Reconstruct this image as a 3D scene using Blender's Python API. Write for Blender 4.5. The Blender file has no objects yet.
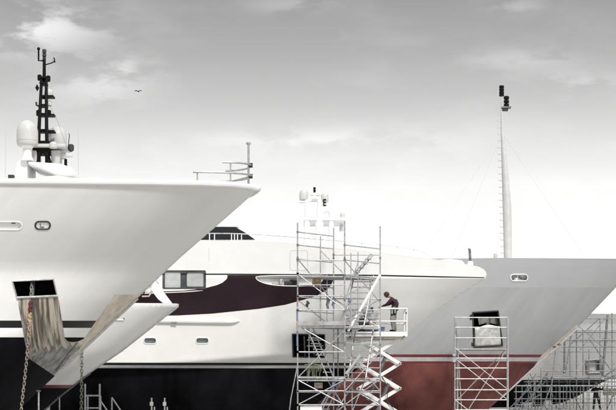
import bpy, bmesh, math, random
from mathutils import Vector, Matrix
from mathutils.geometry import delaunay_2d_cdt
random.seed(7)
S = bpy.context.scene
COL = S.collection
F, CX, HY, CH = 1500.0, 308.0, 415.0, 1.7      # focal length in photo pixels, principal column, horizon row, eye height

def P(px, py, Y):
    return Vector(((px - CX) / F * Y, Y, CH + (HY - py) / F * Y))
def ZY(py, Y): return CH + (HY - py) / F * Y

# ------------------------------------------------------------------ materials
def mat(name, col, rough=0.5, metal=0.0, coat=0.0, var=0.06, vscale=3.0, bump=0.0, bscale=20.0, stretch=(1, 1, 1), col2=None, lo=0.35, hi=0.65, trans=0.0, spec=0.5, rot=(0, 0, 0)):
    m = bpy.data.materials.new(name); m.use_nodes = True
    nt = m.node_tree; b = nt.nodes['Principled BSDF']
    b.inputs['Roughness'].default_value = rough; b.inputs['Metallic'].default_value = metal
    b.inputs['Coat Weight'].default_value = coat; b.inputs['Coat Roughness'].default_value = 0.06
    b.inputs['Specular IOR Level'].default_value = spec
    if trans: b.inputs['Transmission Weight'].default_value = trans
    tc = nt.nodes.new('ShaderNodeTexCoord'); mp = nt.nodes.new('ShaderNodeMapping')
    mp.inputs['Scale'].default_value = stretch
    m0 = nt.nodes.new('ShaderNodeMapping'); m0.inputs['Rotation'].default_value = rot
    nt.links.new(tc.outputs['Object'], m0.inputs['Vector']); nt.links.new(m0.outputs['Vector'], mp.inputs['Vector'])
    nz = nt.nodes.new('ShaderNodeTexNoise'); nz.inputs['Scale'].default_value = vscale
    nz.inputs['Detail'].default_value = 6; nz.inputs['Roughness'].default_value = 0.6
    nt.links.new(mp.outputs['Vector'], nz.inputs['Vector'])
    rp = nt.nodes.new('ShaderNodeValToRGB')
    c2 = col2 if col2 else tuple(max(0, c * (1 - 2 * var)) for c in col)
    c1 = col if col2 else tuple(min(1, c * (1 + var)) for c in col)
    rp.color_ramp.elements[0].position = lo; rp.color_ramp.elements[1].position = hi
    rp.color_ramp.elements[0].color = (*c2, 1); rp.color_ramp.elements[1].color = (*c1, 1)
    nt.links.new(nz.outputs['Fac'], rp.inputs['Fac']); nt.links.new(rp.outputs['Color'], b.inputs['Base Color'])
    mr = nt.nodes.new('ShaderNodeMapRange'); mr.inputs['To Min'].default_value = max(0.02, rough - 0.06); mr.inputs['To Max'].default_value = min(1, rough + 0.08)
    nt.links.new(nz.outputs['Fac'], mr.inputs['Value']); nt.links.new(mr.outputs['Result'], b.inputs['Roughness'])
    if bump:
        n2 = nt.nodes.new('ShaderNodeTexNoise'); n2.inputs['Scale'].default_value = bscale; n2.inputs['Detail'].default_value = 3
        nt.links.new(mp.outputs['Vector'], n2.inputs['Vector'])
        bp = nt.nodes.new('ShaderNodeBump'); bp.inputs['Strength'].default_value = bump; bp.inputs['Distance'].default_value = 0.05
        nt.links.new(n2.outputs['Fac'], bp.inputs['Height']); nt.links.new(bp.outputs['Normal'], b.inputs['Normal'])
    return m

M = dict(
    white=mat('white_gelcoat', (.82, .82, .81), .25, coat=.5, var=.02, vscale=.6, bump=.02, bscale=.8),
    cream=mat('cream_gelcoat', (.82, .816, .806), .26, coat=.35, var=.025, vscale=.5, bump=.02, bscale=.9),
    greywhite=mat('pearl_grey_gelcoat', (.70, .70, .69), .24, coat=.4, var=.022, vscale=.8, stretch=(2.2, .4, .3), rot=(0, math.radians(-44), 0), bump=.03, bscale=.9),
    purewhite=mat('white_paint', (.83, .83, .83), .4, var=.015, vscale=1.2),
    black=mat('black_paint', (.008, .008, .009), .4, var=.2, vscale=1.2, spec=.3),
    antifoul=mat('black_antifouling', (.006, .0065, .009), .8, var=.5, vscale=.7, stretch=(1, 1, .3), spec=.08),
    plum=mat('plum_paint', (.016, .005, .011), .22, var=.2, vscale=.8, spec=.3),
    red=mat('red_antifouling', (.215, .075, .064), .75, vscale=.35, stretch=(1, 1, .6), col2=(.075, .022, .025), lo=.42, hi=.64, spec=.2),
    darkred=mat('dark_red_paint', (.16, .015, .03), .4, var=.1),
    redband=mat('red_band_paint', (.16, .015, .027), .45, var=.12),
    grey=mat('grey_primer', (.405, .417, .423), .42, coat=.25, vscale=.40, bump=.04, bscale=.5, stretch=(2.0, .5, .4), rot=(0, math.radians(-42), 0), col2=(.325, .338, .348), lo=.38, hi=.68),  # diagonal streaks: sanded primer patches plus soft reflections painted into the colour
    greyup=mat('light_grey_primer', (.405, .42, .436), .38, coat=.25, var=.03, vscale=.3, bump=.03, bscale=.5),
    framegrey=mat('window_frame_grey', (.06, .065, .07), .3, coat=.3, var=.3, vscale=1.5),
    mastgrey=mat('mast_pale_grey', (.60, .60, .60), .5, var=.04),
    aged=mat('aged_grey_hull', (.36, .36, .355), .5, var=.1, vscale=.5, stretch=(1, 1, .3)),
    palegrey=mat('pale_grey_band', (.45, .46, .47), .5, var=.06),
    steel=mat('polished_steel', (.55, .55, .55), .28, metal=.9, var=.1, vscale=8),
    galv=mat('galvanised_steel', (.47, .48, .49), .42, metal=.45, var=.15, vscale=9),
    galvdark=mat('weathered_steel', (.20, .21, .225), .5, metal=.4, var=.25, vscale=6),
    plank=mat('grey_deck_plank', (.40, .405, .41), .7, var=.15, vscale=5, stretch=(1, 6, 1)),
    plate=mat('reflection_streaked_plate', (.52, .47, .40), .33, metal=.5, vscale=2.6, stretch=(5.2, .3, .24), col2=(.10, .088, .076), lo=.42, hi=.57, bump=.3, bscale=3),  # dark upright streaks are rippled reflections of the steel painted into the colour
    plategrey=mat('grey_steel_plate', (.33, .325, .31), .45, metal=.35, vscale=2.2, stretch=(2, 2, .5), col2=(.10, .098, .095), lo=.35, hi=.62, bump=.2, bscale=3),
    stemplate=mat('bare_stem_plate', (.66, .59, .495), .5, metal=.15, var=.12, vscale=4, stretch=(1, 1, .6)),
    dark=mat('dark_void', (.006, .006, .007), .8, var=.2, spec=.1),
    darkgrey=mat('dark_grey_paint', (.03, .031, .033), .5, var=.2),
    glass=mat('tinted_glass', (.008, .010, .013), .1, var=.1, spec=.35),
    pane=mat('pale_grey_glass', (.52, .54, .54), .1, coat=.6, var=.12, vscale=1.2),  # opaque pale grey pane colour under a glossy coat
    portglass=mat('green_port_glass', (.16, .21, .205), .1, coat=.5, var=.15),
    dome=mat('dome_white', (.56, .56, .555), .45, var=.03),
    mastblack=mat('mast_black', (.006, .006, .0065), .6, var=.2, spec=.15),
    tarp=mat('silver_tarp', (.66, .66, .64), .38, metal=.35, var=.12, vscale=6, bump=.5, bscale=5),
    deck=mat('deck_grey', (.5, .49, .46), .7, var=.08),
    chain=mat('chain_steel', (.34, .31, .275), .5, metal=.5, var=.35, vscale=14),
    strapred=mat('red_strap', (.14, .022, .035), .8, var=.2),
    strapyel=mat('yellow_strap', (.45, .30, .16), .8, var=.2),
    blue=mat('blue_plastic', (.17, .22, .36), .5, var=.15),
    orange=mat('orange_plastic', (.42, .28, .22), .5, var=.15),
    card=mat('cardboard', (.42, .29, .17), .8, var=.12, vscale=6),
    cord=mat('yellow_green_cord', (.19, .20, .12), .7, var=.2),
    shirt=mat('plum_shirt', (.032, .010, .021), .85, var=.25, vscale=9),
    maroon=mat('maroon_shirt', (.05, .013, .02), .85, var=.25, vscale=9),
    trgrey=mat('grey_trousers', (.27, .268, .26), .85, var=.2, vscale=10),
    trdark=mat('dark_trousers', (.045, .05, .062), .85, var=.25, vscale=10),
    blackcloth=mat('black_cloth', (.012, .012, .013), .85, var=.3, vscale=10),
    creamcloth=mat('cream_cloth', (.52, .47, .38), .85, var=.15, vscale=10),
    skin=mat('skin', (.42, .25, .18), .55, var=.1),
    hair=mat('brown_hair', (.04, .026, .018), .7, var=.3, vscale=30),
    wood=mat('timber_block', (.25, .18, .11), .8, var=.25, vscale=5, stretch=(1, 8, 8)),
    ground=mat('yard_concrete', (.42, .415, .40), .85, var=.14, vscale=.35, bump=.2, bscale=6),
    bird=mat('bird_feather', (.06, .06, .06), .8),
)

# ------------------------------------------------------------------ mesh helpers
class MB:
    def __init__(s): s.v = []; s.f = []; s.n = None; s.mi = []
    def add(s, vs, fs, mi=0):
        o = len(s.v); s.v += [Vector(v) for v in vs]; s.f += [tuple(i + o for i in f) for f in fs]; s.mi += [mi] * len(fs); return s
    def box(s, c, sx, sy, sz, R=None, mi=0):
        c = Vector(c); vs = []
        for x in (-1, 1):
            for y in (-1, 1):
                for z in (-1, 1):
                    d = Vector((x * sx / 2, y * sy / 2, z * sz / 2)); vs.append(c + (R @ d if R else d))
        return s.add(vs, [(0, 1, 3, 2), (4, 6, 7, 5), (0, 4, 5, 1), (2, 3, 7, 6), (0, 2, 6, 4), (1, 5, 7, 3)], mi)
    def tube(s, p0, p1, r0, r1=None, n=8, mi=0):
        return s.path([p0, p1], [r0, r0 if r1 is None else r1], n, mi)
    def path(s, pts, r, n=8, mi=0, closed=False):
        pts = [Vector(p) for p in pts]; k = len(pts)
        rs = r if isinstance(r, (list, tuple)) else [r] * k
        vs = []; prev = None
        for i, p in enumerate(pts):
            if closed: t = pts[(i + 1) % k] - pts[i - 1]
            else: t = pts[min(i + 1, k - 1)] - pts[max(i - 1, 0)]
            t.normalize()
            if prev is None:
                a = Vector((0, 0, 1)) if abs(t.z) < .9 else Vector((1, 0, 0)); u = t.cross(a).normalized()
            else:
                u = (prev - t * prev.dot(t)).normalized()
            prev = u; w = t.cross(u)
            for j in range(n):
                q = 2 * math.pi * j / n; vs.append(p + (u * math.cos(q) + w * math.sin(q)) * rs[i])
        fs = []
        for i in range(k if closed else k - 1):
            for j in range(n):
                a, b = i * n + j, i * n + (j + 1) % n; c, d = ((i + 1) % k) * n + (j + 1) % n, ((i + 1) % k) * n + j
                fs.append((a, b, c, d))
        if not closed:
            fs.append(tuple(range(n - 1, -1, -1))); fs.append(tuple((k - 1) * n + j for j in range(n)))
        return s.add(vs, fs, mi)
    def lathe(s, c, prof, n=24, mi=0, axis=None):
        c = Vector(c); vs = []; R = axis.to_track_quat('Z', 'Y').to_matrix() if axis else None
        for r, z in prof:
            for j in range(n):
                q = 2 * math.pi * j / n; d = Vector((r * math.cos(q), r * math.sin(q), z)); vs.append(c + (R @ d if R else d))
        fs = []
        for i in range(len(prof) - 1):
            for j in range(n): fs.append((i * n + j, i * n + (j + 1) % n, (i + 1) * n + (j + 1) % n, (i + 1) * n + j))
        fs.append(tuple(range(n - 1, -1, -1))); fs.append(tuple((len(prof) - 1) * n + j for j in range(n)))
        return s.add(vs, fs, mi)
    def ball(s, c, r, sx=1, sy=1, sz=1, n=14, mi=0):
        prof = []; c = Vector(c); vs = []; m = n // 2
        for i in range(m + 1):
            a = -math.pi / 2 + math.pi * i / m
            for j in range(n):
                q = 2 * math.pi * j / n
                vs.append(c + Vector((r * sx * math.cos(a) * math.cos(q), r * sy * math.cos(a) * math.sin(q), r * sz * math.sin(a))))
        fs = [(i * n + j, i * n + (j + 1) % n, (i + 1) * n + (j + 1) % n, (i + 1) * n + j) for i in range(m) for j in range(n)]
        return s.add(vs, fs, mi)
    def prism(s, pts, ext, mi=0):
        pts = [Vector(p) for p in pts]; n = len(pts); ext = Vector(ext)
        vs = pts + [p + ext for p in pts]
        fs = [tuple(range(n - 1, -1, -1)), tuple(range(n, 2 * n))] + [(i, (i + 1) % n, n + (i + 1) % n, n + i) for i in range(n)]
        return s.add(vs, fs, mi)
    def build(s, name, m, parent=None, smooth=30, bevel=0, label=None):
        org = Vector((0, 0, 0)); q = parent
        while q is not None: org += q.location; q = q.parent
        me = bpy.data.meshes.new(name)
        me.from_pydata([v - org for v in s.v], [], s.f)
        for mm in (m if isinstance(m, (list, tuple)) else [m]): me.materials.append(mm)
        if s.n is None:
            bm = bmesh.new(); bm.from_mesh(me); bmesh.ops.recalc_face_normals(bm, faces=bm.faces)
            bm.to_mesh(me); bm.free()
        me.polygons.foreach_set('material_index', s.mi) if len(s.mi) == len(me.polygons) else None
        me.polygons.foreach_set('use_smooth', [bool(smooth)] * len(me.polygons))
        if s.n is not None: me.normals_split_custom_set_from_vertices(s.n)
        elif smooth: me.set_sharp_from_angle(angle=math.radians(smooth))
        me.update()
        o = bpy.data.objects.new(name, me); COL.objects.link(o)
        if parent: o.parent = parent
        if bevel:
            b = o.modifiers.new('bevel', 'BEVEL'); b.width = bevel; b.segments = 2; b.limit_method = 'ANGLE'
        if label: o['label'] = label
        return o

def tag(o, label, cat, group=None):
    o['label'] = label; o['category'] = cat
    if group: o['group'] = group
    return o
def thing(name, label, cat, loc, group=None):
    o = bpy.data.objects.new(name, None); COL.objects.link(o); o.location = loc; o.empty_display_size = .3
    return tag(o, label, cat, group)
def T(parent, name, p0, p1, r, m, n=8): return MB().tube(p0, p1, r, n=n).build(name, m, parent)
def PT(parent, name, pts, r, m, n=8): return MB().path(pts, r, n).build(name, m, parent)

def lerpf(pts):
    pts = sorted(pts)
    def f(x):
        if x <= pts[0][0]:
            (a, b), (c, d) = pts[0], pts[1]
        elif x >= pts[-1][0]:
            (a, b), (c, d) = pts[-2], pts[-1]
        else:
            for (a, b), (c, d) in zip(pts, pts[1:]):
                if a <= x <= c: break
        return b + (d - b) * (x - a) / (c - a)
    return f
def resample(poly, step=4.0, closed=True):
    out = []; n = len(poly)
    for i in range(n if closed else n - 1):
        a, b = poly[i], poly[(i + 1) % n]; L = math.hypot(b[0] - a[0], b[1] - a[1]); k = max(1, int(math.ceil(L / step)))
        for j in range(k): out.append((a[0] + (b[0] - a[0]) * j / k, a[1] + (b[1] - a[1]) * j / k))
    if not closed: out.append(poly[-1])
    return out
def inside(p, poly):
    x, y = p; c = False; j = len(poly) - 1
    for i in range(len(poly)):
        xi, yi = poly[i]; xj, yj = poly[j]
        if (yi > y) != (yj > y) and x < (xj - xi) * (y - yi) / (yj - yi) + xi: c = not c
        j = i
    return c
def bbox(poly): xs = [p[0] for p in poly]; ys = [p[1] for p in poly]; return min(xs), min(ys), max(xs), max(ys)
def oval(x0, y0, x1, y1, r, n=5):
    out = []
    for cx, cy, a0 in ((x1 - r, y1 - r, 0), (x0 + r, y1 - r, 90), (x0 + r, y0 + r, 180), (x1 - r, y0 + r, 270)):
        for i in range(n + 1):
            a = math.radians(a0 + 90 * i / n); out.append((cx + r * math.cos(a), cy + r * math.sin(a)))
    return out
def smoothpoly(pts, it=2, closed=True):
    for _ in range(it):
        q = []; n = len(pts)
        for i in range(n if closed else n - 1):
            a, b = pts[i], pts[(i + 1) % n]
            q += [(a[0] * .75 + b[0] * .25, a[1] * .75 + b[1] * .25), (a[0] * .25 + b[0] * .75, a[1] * .25 + b[1] * .75)]
        if not closed: q = [pts[0]] + q + [pts[-1]]
        pts = q
    return pts

class Hull:
    """A hull whose near side is a surface over (column, row) of the side elevation; mirrored about its centre plane."""
    def __init__(s, Yc, B, stem, k, wl, keel, left, top, p=.85, extra=None):
        s.Yc, s.B, s.stem, s.k, s.wl, s.keel, s.left, s.p, s.extra = Yc, B, lerpf(stem_rows(stem)), lerpf(k), wl, keel, left, p, extra
        s.stempts = stem; s.top = top
    def b(s, px, py):
        d = max(0.0, s.stem(py) - px); kk = (s.k(py - 8) + s.k(py - 4) + s.k(py) + s.k(py + 4) + s.k(py + 8)) / 5
        v = s.B * (1 - math.exp(-((d / kk) ** s.p)))
        if s.extra: v += s.extra(px, py, d)
        if py > s.wl: v *= math.sqrt(max(0.0, 1 - ((py - s.wl) / (s.keel - s.wl)) ** 2.2))
        return max(0.0, v)
    def L(s, px, py, off=0.0): return P(px, py, s.Yc - s.b(px, py) - off)
    def N(s, px, py):
        e = .35; x1 = px - e
        a = s.L(x1 + 2 * e, py) - s.L(x1 - e, py) if px < s.stem(py) - 2.5 * e else s.L(px, py) - s.L(px - 2 * e, py)
        c = s.L(px, py - e) - s.L(px, py + e)
        n = a.cross(c)
        if n.length < 1e-9: return Vector((.7, -.7, 0))
        n.normalize()
        return n if n.y < 0 else -n
    def sides(s, regions, parent, step=5.0, holes=(), creases=()):
        """regions: list of (name, material, polygon or None for the rest); first hit wins; holes: polygons cut out."""
        out = [(x, y) for x, y in s.top] + [(x, y) for x, y in s.stempts[1:]] + [(s.left, s.keel), ]
        out = resample(out, 4.0)
        pts = [Vector(p) for p in out]; edges = [(i, (i + 1) % len(out)) for i in range(len(out))]
        polys = [r[2] for r in regions if r[2]] + list(holes)
        segs = []
        for pl in polys:
            q = resample(pl, 3.0); o = len(pts); pts += [Vector(p) for p in q]
            edges += [(o + i, o + (i + 1) % len(q)) for i in range(len(q))]
        for fn in creases:
            q = []; x = s.left + 3
            while x < s.stem(fn(x)) - 1: q.append((x, fn(x))); x += 3
            q = [p for p in q if inside(p, out)]
            o = len(pts); pts += [Vector(p) for p in q]; edges += [(o + i, o + i + 1) for i in range(len(q) - 1)]
        y0 = min(p[1] for p in out); y1 = max(p[1] for p in out)
        ds = [.3, .8, 1.6, 2.8, 4.5, 7, 10, 14, 19, 25, 32, 40, 49]
        while ds[-1] < 900: ds.append(ds[-1] + 7)
        y = y0 + step * .5; ex = set()
        while y < y1:
            xs = s.stem(y)
            for d in ds:
                p = (xs - d, y)
                if p[0] > s.left + 1 and inside(p, out): pts.append(Vector(p))
            y += step
        V, E, Fc, ov, oe, of = delaunay_2d_cdt(pts, edges, [], 0, 1e-3)
        V = [(v.x, v.y) for v in V]
        bins = {r[0]: ([], r[1]) for r in regions}
        bbs = [(bbox(h), h) for h in holes]; rb = [(r[0], bbox(r[2]) if r[2] else None, r[2]) for r in regions]
        for f in Fc:
            c = (sum(V[i][0] for i in f) / 3, sum(V[i][1] for i in f) / 3)
            if not inside(c, out): continue
            if any(b[0] <= c[0] <= b[2] and b[1] <= c[1] <= b[3] and inside(c, h) for b, h in bbs): continue
            for nm, b, pl in rb:
                if pl is None or (b[0] <= c[0] <= b[2] and b[1] <= c[1] <= b[3] and inside(c, pl)):
                    bins[nm][0].append(f); break
        res = {}
        for nm, (fs, m) in bins.items():
            if not fs: continue
            ids = {}; mb = MB(); nn = []
            for f in fs:
                for i in f:
                    if i not in ids: ids[i] = len(ids); mb.v.append(s.L(*V[i])); nn.append(s.N(*V[i]))
            n0 = len(mb.v)
            for f in fs:
                a, b, c = (mb.v[ids[i]] for i in f)
                g = tuple(ids[i] for i in f)
                if (b - a).cross(c - a).y > 0: g = g[::-1]
                mb.f.append(g)
            far = {}; welded = False; vf, nf = list(mb.v), list(nn)
            for i in range(n0):
                v, n = mb.v[i], nn[i]
                if s.Yc - v.y < 2e-3: far[i] = i; nf[i] = Vector((n.x, 0, n.z)).normalized() if Vector((n.x, 0, n.z)).length > .1 else n; welded = True
                else: far[i] = len(vf); vf.append(Vector((v.x, 2 * s.Yc - v.y, v.z))); nf.append(Vector((n.x, -n.y, n.z)))
            ff = [tuple(far[i] for i in g[::-1]) for g in mb.f]
            if welded:
                mb.v, mb.n, mb.f = vf, nf, mb.f + ff; mb.mi = [0] * len(mb.f)
                res[nm] = mb.build(nm, m, parent)
            else:
                m2 = MB(); m2.v, m2.n, m2.f = vf[n0:], nf[n0:], [tuple(i - n0 for i in g) for g in ff]; m2.mi = [0] * len(ff)
                mb.n = nn; mb.mi = [0] * len(mb.f)
                res[nm] = mb.build(nm, m, parent); m2.build(nm, m, parent)
        return res
    def deck(s, parent, m, drop=0.05, name='deck', line=None):
        q = resample(line or s.top, 6.0, False); mb = MB()
        for x, y in q:
            a = s.L(x, y); mb.v += [Vector((a.x, a.y, a.z - drop)), Vector((a.x, 2 * s.Yc - a.y, a.z - drop))]
        mb.f = [(2 * i, 2 * i + 1, 2 * i + 3, 2 * i + 2) for i in range(len(q) - 1)]; mb.mi = [0] * len(mb.f)
        return mb.build(name, m, parent)
    def transom(s, parent, m):
        q = resample([(s.left, s.top[0][1]), (s.left, s.keel)], 6.0, False); mb = MB()
        for x, y in q:
            a = s.L(x, y); mb.v += [a, Vector((a.x, 2 * s.Yc - a.y, a.z))]
        mb.f = [(2 * i, 2 * i + 1, 2 * i + 3, 2 * i + 2) for i in range(len(q) - 1)]; mb.mi = [0] * len(mb.f)
        return mb.build('transom', m, parent)
    def recess(s, parent, name, poly, depth, m, back=None, backname='back', far=False):
        q = resample(poly, 3.0); n = len(q)
        a = [s.L(*p) for p in q]; c = [v + Vector((0, depth, 0)) for v in a]
        mb = MB().add(a + c, [(i, (i + 1) % n, n + (i + 1) % n, n + i) for i in range(n)])
        o = mb.build(name, m, parent)
        mb2 = MB().add(c, [tuple(range(n))]); mb2.build(backname, back or m, o)
        return o
    def rim(s, parent, name, poly, r, m, off=0.0, step=2.0, n=6):
        return MB().path([s.L(x, y, off) for x, y in resample(poly, step)], r, n, closed=True).build(name, m, parent)
    def around(s, line, off_out=0.0, dz=0.0):
        q = [s.L(x, y, off_out) + Vector((0, 0, dz)) for x, y in line]
        return q + [Vector((v.x, 2 * s.Yc - v.y, v.z)) for v in reversed(q)]
def stem_rows(st): return [(y, x) for x, y in st]

def keel_blocks(h, xs, grp, what):
    for i, px in enumerate(xs):
        x = (px - CX) / F * h.Yc; zb = ZY(h.keel, h.Yc) + .03
        mb = MB(); k = max(2, int(zb / .3)); hgt = zb / k
        for j in range(k):
            if j % 2: mb.box((x, h.Yc, hgt * (j + .5)), .5, 1.3, hgt - .004)
            else: mb.box((x, h.Yc, hgt * (j + .5)), .62, 1.1, hgt - .004)
        tag(mb.build('keel_block', M['wood'], None, 0), what, 'keel block', grp)

# ------------------------------------------------------------------ setting
g = MB().add([(-3000, -500, 0), (3000, -500, 0), (3000, 6000, 0), (-3000, 6000, 0)], [(0, 1, 2, 3)]).build('ground', M['ground'])
g['kind'] = 'structure'

# ================================================================== YACHT A (left, nearest)
A_stem = [(259.4, 187.5), (253, 194), (240, 205.5), (181, 257), (161.7, 275), (144.3, 291.5), (136, 299.5), (102, 331), (83, 349), (54, 375.3), (22, 406), (-16, 442)]
A_top = [(-230, 178), (-100, 178.5), (0, 179), (60, 179.2), (150, 180), (200, 180.8), (230, 182), (247, 184), (255, 185.8), (259.4, 187.5)]
def a_extra(px, py, d):
    return .10 * (1 - math.exp(-d / 40)) * max(0.0, min(1.0, (py - 271) / 30.0)) 
A = Hull(44, 4.6, A_stem, [(180, 92), (225, 100), (271, 118), (337, 66), (442, 60)], 345, 442, -230, A_top, extra=a_extra)
ya = thing('yacht', 'large white yacht on the left with flared bow, black mast and bare metal anchor recess', 'yacht', (P(-40, 415, 44).x, 44, 0))
pocket = [(12.3, 281.3), (53.2, 279.3), (57.2, 295.8), (16.8, 297.8)]
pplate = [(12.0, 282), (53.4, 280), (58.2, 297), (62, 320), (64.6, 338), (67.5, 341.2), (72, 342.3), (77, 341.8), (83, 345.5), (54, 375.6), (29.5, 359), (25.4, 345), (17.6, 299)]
splate = [(114.6, 294.6), (150, 294.6), (150, 320), (56, 374.5), (76.5, 342.5), (83.5, 339), (102, 313)]
slot = oval(-16, 221.8, 21.8, 229.8, 3.9)
porth = oval(35.2, 221.6, 50.2, 229.2, 3.7)
w2 = [(-240, 328), (140, 328), (140, 337), (-240, 337)]
s1 = [(-240, 320.3), (140, 320.8), (140, 328), (-240, 328)]
bot = [(-240, 337), (140, 337.6), (140, 460), (-240, 460)]
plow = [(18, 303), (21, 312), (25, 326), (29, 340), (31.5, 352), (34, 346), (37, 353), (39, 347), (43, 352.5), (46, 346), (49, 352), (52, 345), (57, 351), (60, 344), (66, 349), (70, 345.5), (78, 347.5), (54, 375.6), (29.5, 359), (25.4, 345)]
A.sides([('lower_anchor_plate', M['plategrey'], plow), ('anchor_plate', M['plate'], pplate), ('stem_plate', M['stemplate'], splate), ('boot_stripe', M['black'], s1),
         ('hull_band', M['white'], w2), ('hull_bottom', M['antifoul'], bot), ('topsides', M['greywhite'], None)], ya, 4, [pocket, slot, porth], [lambda x: 271, lambda x: 301, lambda x: 337.3, lambda x: 345])
A.deck(ya, M['deck'], .04); A.transom(ya, M['white'])
A.recess(ya, 'anchor_pocket', pocket, .55, M['dark'])
A.rim(ya, 'pocket_frame', pocket, .022, M['steel'])
MB().path([A.L(16.5, 297.8, .03), A.L(36, 297, .03), A.L(57.5, 296, .03)], .04, 8).build('pocket_sill', M['steel'], ya)
A.recess(ya, 'fairlead_slot', slot, .07, M['purewhite'])
A.rim(ya, 'fairlead_rim', slot, .02, M['purewhite'])
MB().box(A.L(13.6, 222.8, -.08), .09, .1, .05).build('fairlead_roller', M['darkgrey'], ya)
pr = A.rim(ya, 'porthole', porth, .024, M['darkgrey'], .0)
A.recess(pr, 'porthole_frame', porth, .02, M['purewhite'], M['purewhite'], 'porthole_glass')
MB().path([A.L(40.4, 223.8, -.012), A.L(40.4, 227, -.012), A.L(44, 227, -.012)], .011, 6).build('porthole_latch', M['darkgrey'], pr)
# stem bar over the bare plate
MB().path([P(x, y, 43.96) for x, y in resample([(137.5, 298), (102, 331), (83, 349), (54, 375.3)], 6, False)], [.055] * 1 + [.055] * (len(resample([(137.5, 298), (102, 331), (83, 349), (54, 375.3)], 6, False)) - 1), 8).build('stem_bar', M['steel'], ya)
PT(ya, 'stem_seam', [P(x, y, 43.93) for x, y in ((132.5, 296), (118, 309.5), (101, 326.5), (82, 346), (58, 369))], .035, M['dark'])
PT(ya, 'stem_rod', [P(x, y, 43.88) for x, y in ((134.5, 295.5), (119, 310.5), (106, 323))], .03, M['steel'])
PT(ya, 'stem_rod', [P(x, y, 43.9) for x, y in ((128, 296), (113, 310.5), (103, 321))], .022, M['galvdark'])
PT(ya, 'plate_seam', [A.L(x, y, .012) for x, y in ((77, 343), (68, 354), (56, 370.5))], .03, M['galvdark'])
# bulwark cap
cap = [(x, y + 2.6) for x, y in resample(A_top, 5, False)]
cap[-1] = (258.2, 188.3)
MB().path(A.around(cap), .088, 10).build('bulwark_cap', M['purewhite'], ya)
# stem anchor gear between plate and bow
for (x, y) in ((121, 306), (116, 311), (111, 315)):
    MB().ball(P(x, y, 43.9), .06).build('stem_bolt', M['darkgrey'], ya)

# bow rail and flagstaff
def u_rail(x0, x1, y0, y1, hw, r, n=18):
    pts = []
    for i in range(n + 1):
        t = i / n; x = x0 + (x1 - x0) * math.sin(t * math.pi / 2)
        y = y0 + (y1 - y0) * (1 - math.cos(t * math.pi / 2))
        pts.append((x, y, hw * math.cos(t * math.pi / 2)))
    q = [P(x, y, 44 - w) for x, y, w in pts]
    return q, q + [Vector((v.x, 88 - v.y, v.z)) for v in reversed(q[:-1])]
br = MB(); _, full = u_rail(193, 251.8, 172, 176.0, .95, .028); lo_rail = br.path(full, .028, 8).build('bow_rail', M['steel'], ya)
br = MB(); _, full2 = u_rail(222.5, 251.0, 162.3, 165.5, .75, .028); br.path(full2, .028, 8).build('bow_rail', M['steel'], ya)
for px, yt, yb, dep in ((197.3, 172.1, 181, 43.1), (230.5, 162.6, 182, 43.3), (197.3, 175, 181, 44.9), (230.5, 168, 183, 44.6)):
    T(ya, 'rail_post', P(px, yt, dep), P(px, yb, dep), .022, M['steel'])
T(ya, 'flagstaff', P(248.5, 143.5, 44), P(248.5, 185, 44), .034, M['steel'])
MB().lathe(P(248.5, 143.5, 44), [(.03, -.03), (.075, -.02), (.075, .02), (.04, .04)], 12).build('staff_cap', M['steel'], ya)
for yy in (165.3, 176.2): MB().box(P(250.6, yy, 44), .12, .1, .12).build('rail_clamp', M['darkgrey'], ya)
T(ya, 'rail_brace', P(232.7, 181, 44.3), P(247, 177.2, 44), .02, M['steel'])

# --- radar mast of A (stands on the superstructure behind the bulwark, on the centre plane)
YM = 45.0
def PM(x, y, dy=0.0): return P(x, y, YM + dy)
mast = MB()
for dy in (-.28, .28):
    mast.path([PM(38.0, 163, dy), PM(39.0, 130, dy), PM(41.6, 78, dy * .4)], [.05, .055, .045], 8)
    mast.path([PM(47.2, 163, dy), PM(46.6, 130, dy), PM(46.2, 78, dy * .4)], [.05, .055, .045], 8)
mast.path([PM(44.2, 84), PM(44.3, 52)], [.055, .045], 8)
for y in (78.5, 84, 97, 106, 115, 131): mast.box(PM(43.8, y), .2, .4, .05)
mo = mast.build('mast', M['mastblack'], ya)
arch = MB()
for dy in (-.3, .3):
    pts = [PM(36.8, 163, dy), PM(38.3, 155, dy), PM(40.5, 152, dy), PM(43, 151.4, dy), PM(45.5, 152, dy), PM(47.2, 155, dy), PM(48.4, 163, dy)]
    arch.path(pts, [.10, .07, .06, .06, .06, .07, .10], 8)
arch.box(PM(42.8, 148.5), .5, .7, .35).build('mast_foot', M['mastblack'], ya)
for (x0, x1, y) in ((43, 54.2, 97), (37.8, 55, 115.6), (40, 55, 131.8)):
    MB().box(PM((x0 + x1) / 2, y), (x1 - x0) * .03, .34, .05).build('spreader', M['mastblack'], mo)
for (x, y, r, h) in ((44.3, 51.3, .062, .13), (44.3, 55.2, .06, .10), (44.3, 58.6, .055, .08)):
    MB().lathe(PM(x, y), [(r * .6, -h / 2), (r, -h / 2 + .02), (r, h / 2 - .02), (r * .6, h / 2)], 12).build('mast_light', M['darkgrey'], mo)
MB().path([PM(38.6, 48.5), PM(38.6, 60.6), PM(43.5, 60.6)], .028, 6).build('antenna', M['mastblack'], mo)
MB().ball(PM(38.6, 48.7), .05).build('antenna', M['mastblack'], mo)
MB().path([PM(45, 64.8), PM(52, 62.8), PM(54.6, 61)], .018, 6).build('antenna', M['mastblack'], mo)
MB().path([PM(54.8, 62.5), PM(54.4, 58.8), PM(53.6, 57.4)], .02, 6).build('wind_vane', M['mastblack'], mo)
for (x, y) in ((39.6, 77.6), (48.3, 78.6), (38.3, 113), (49, 113)):
    MB().lathe(PM(x, y), [(.04, -.09), (.065, -.07), (.065, .07), (.04, .09)], 10).build('mast_light', M['mastblack'], mo)
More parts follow.
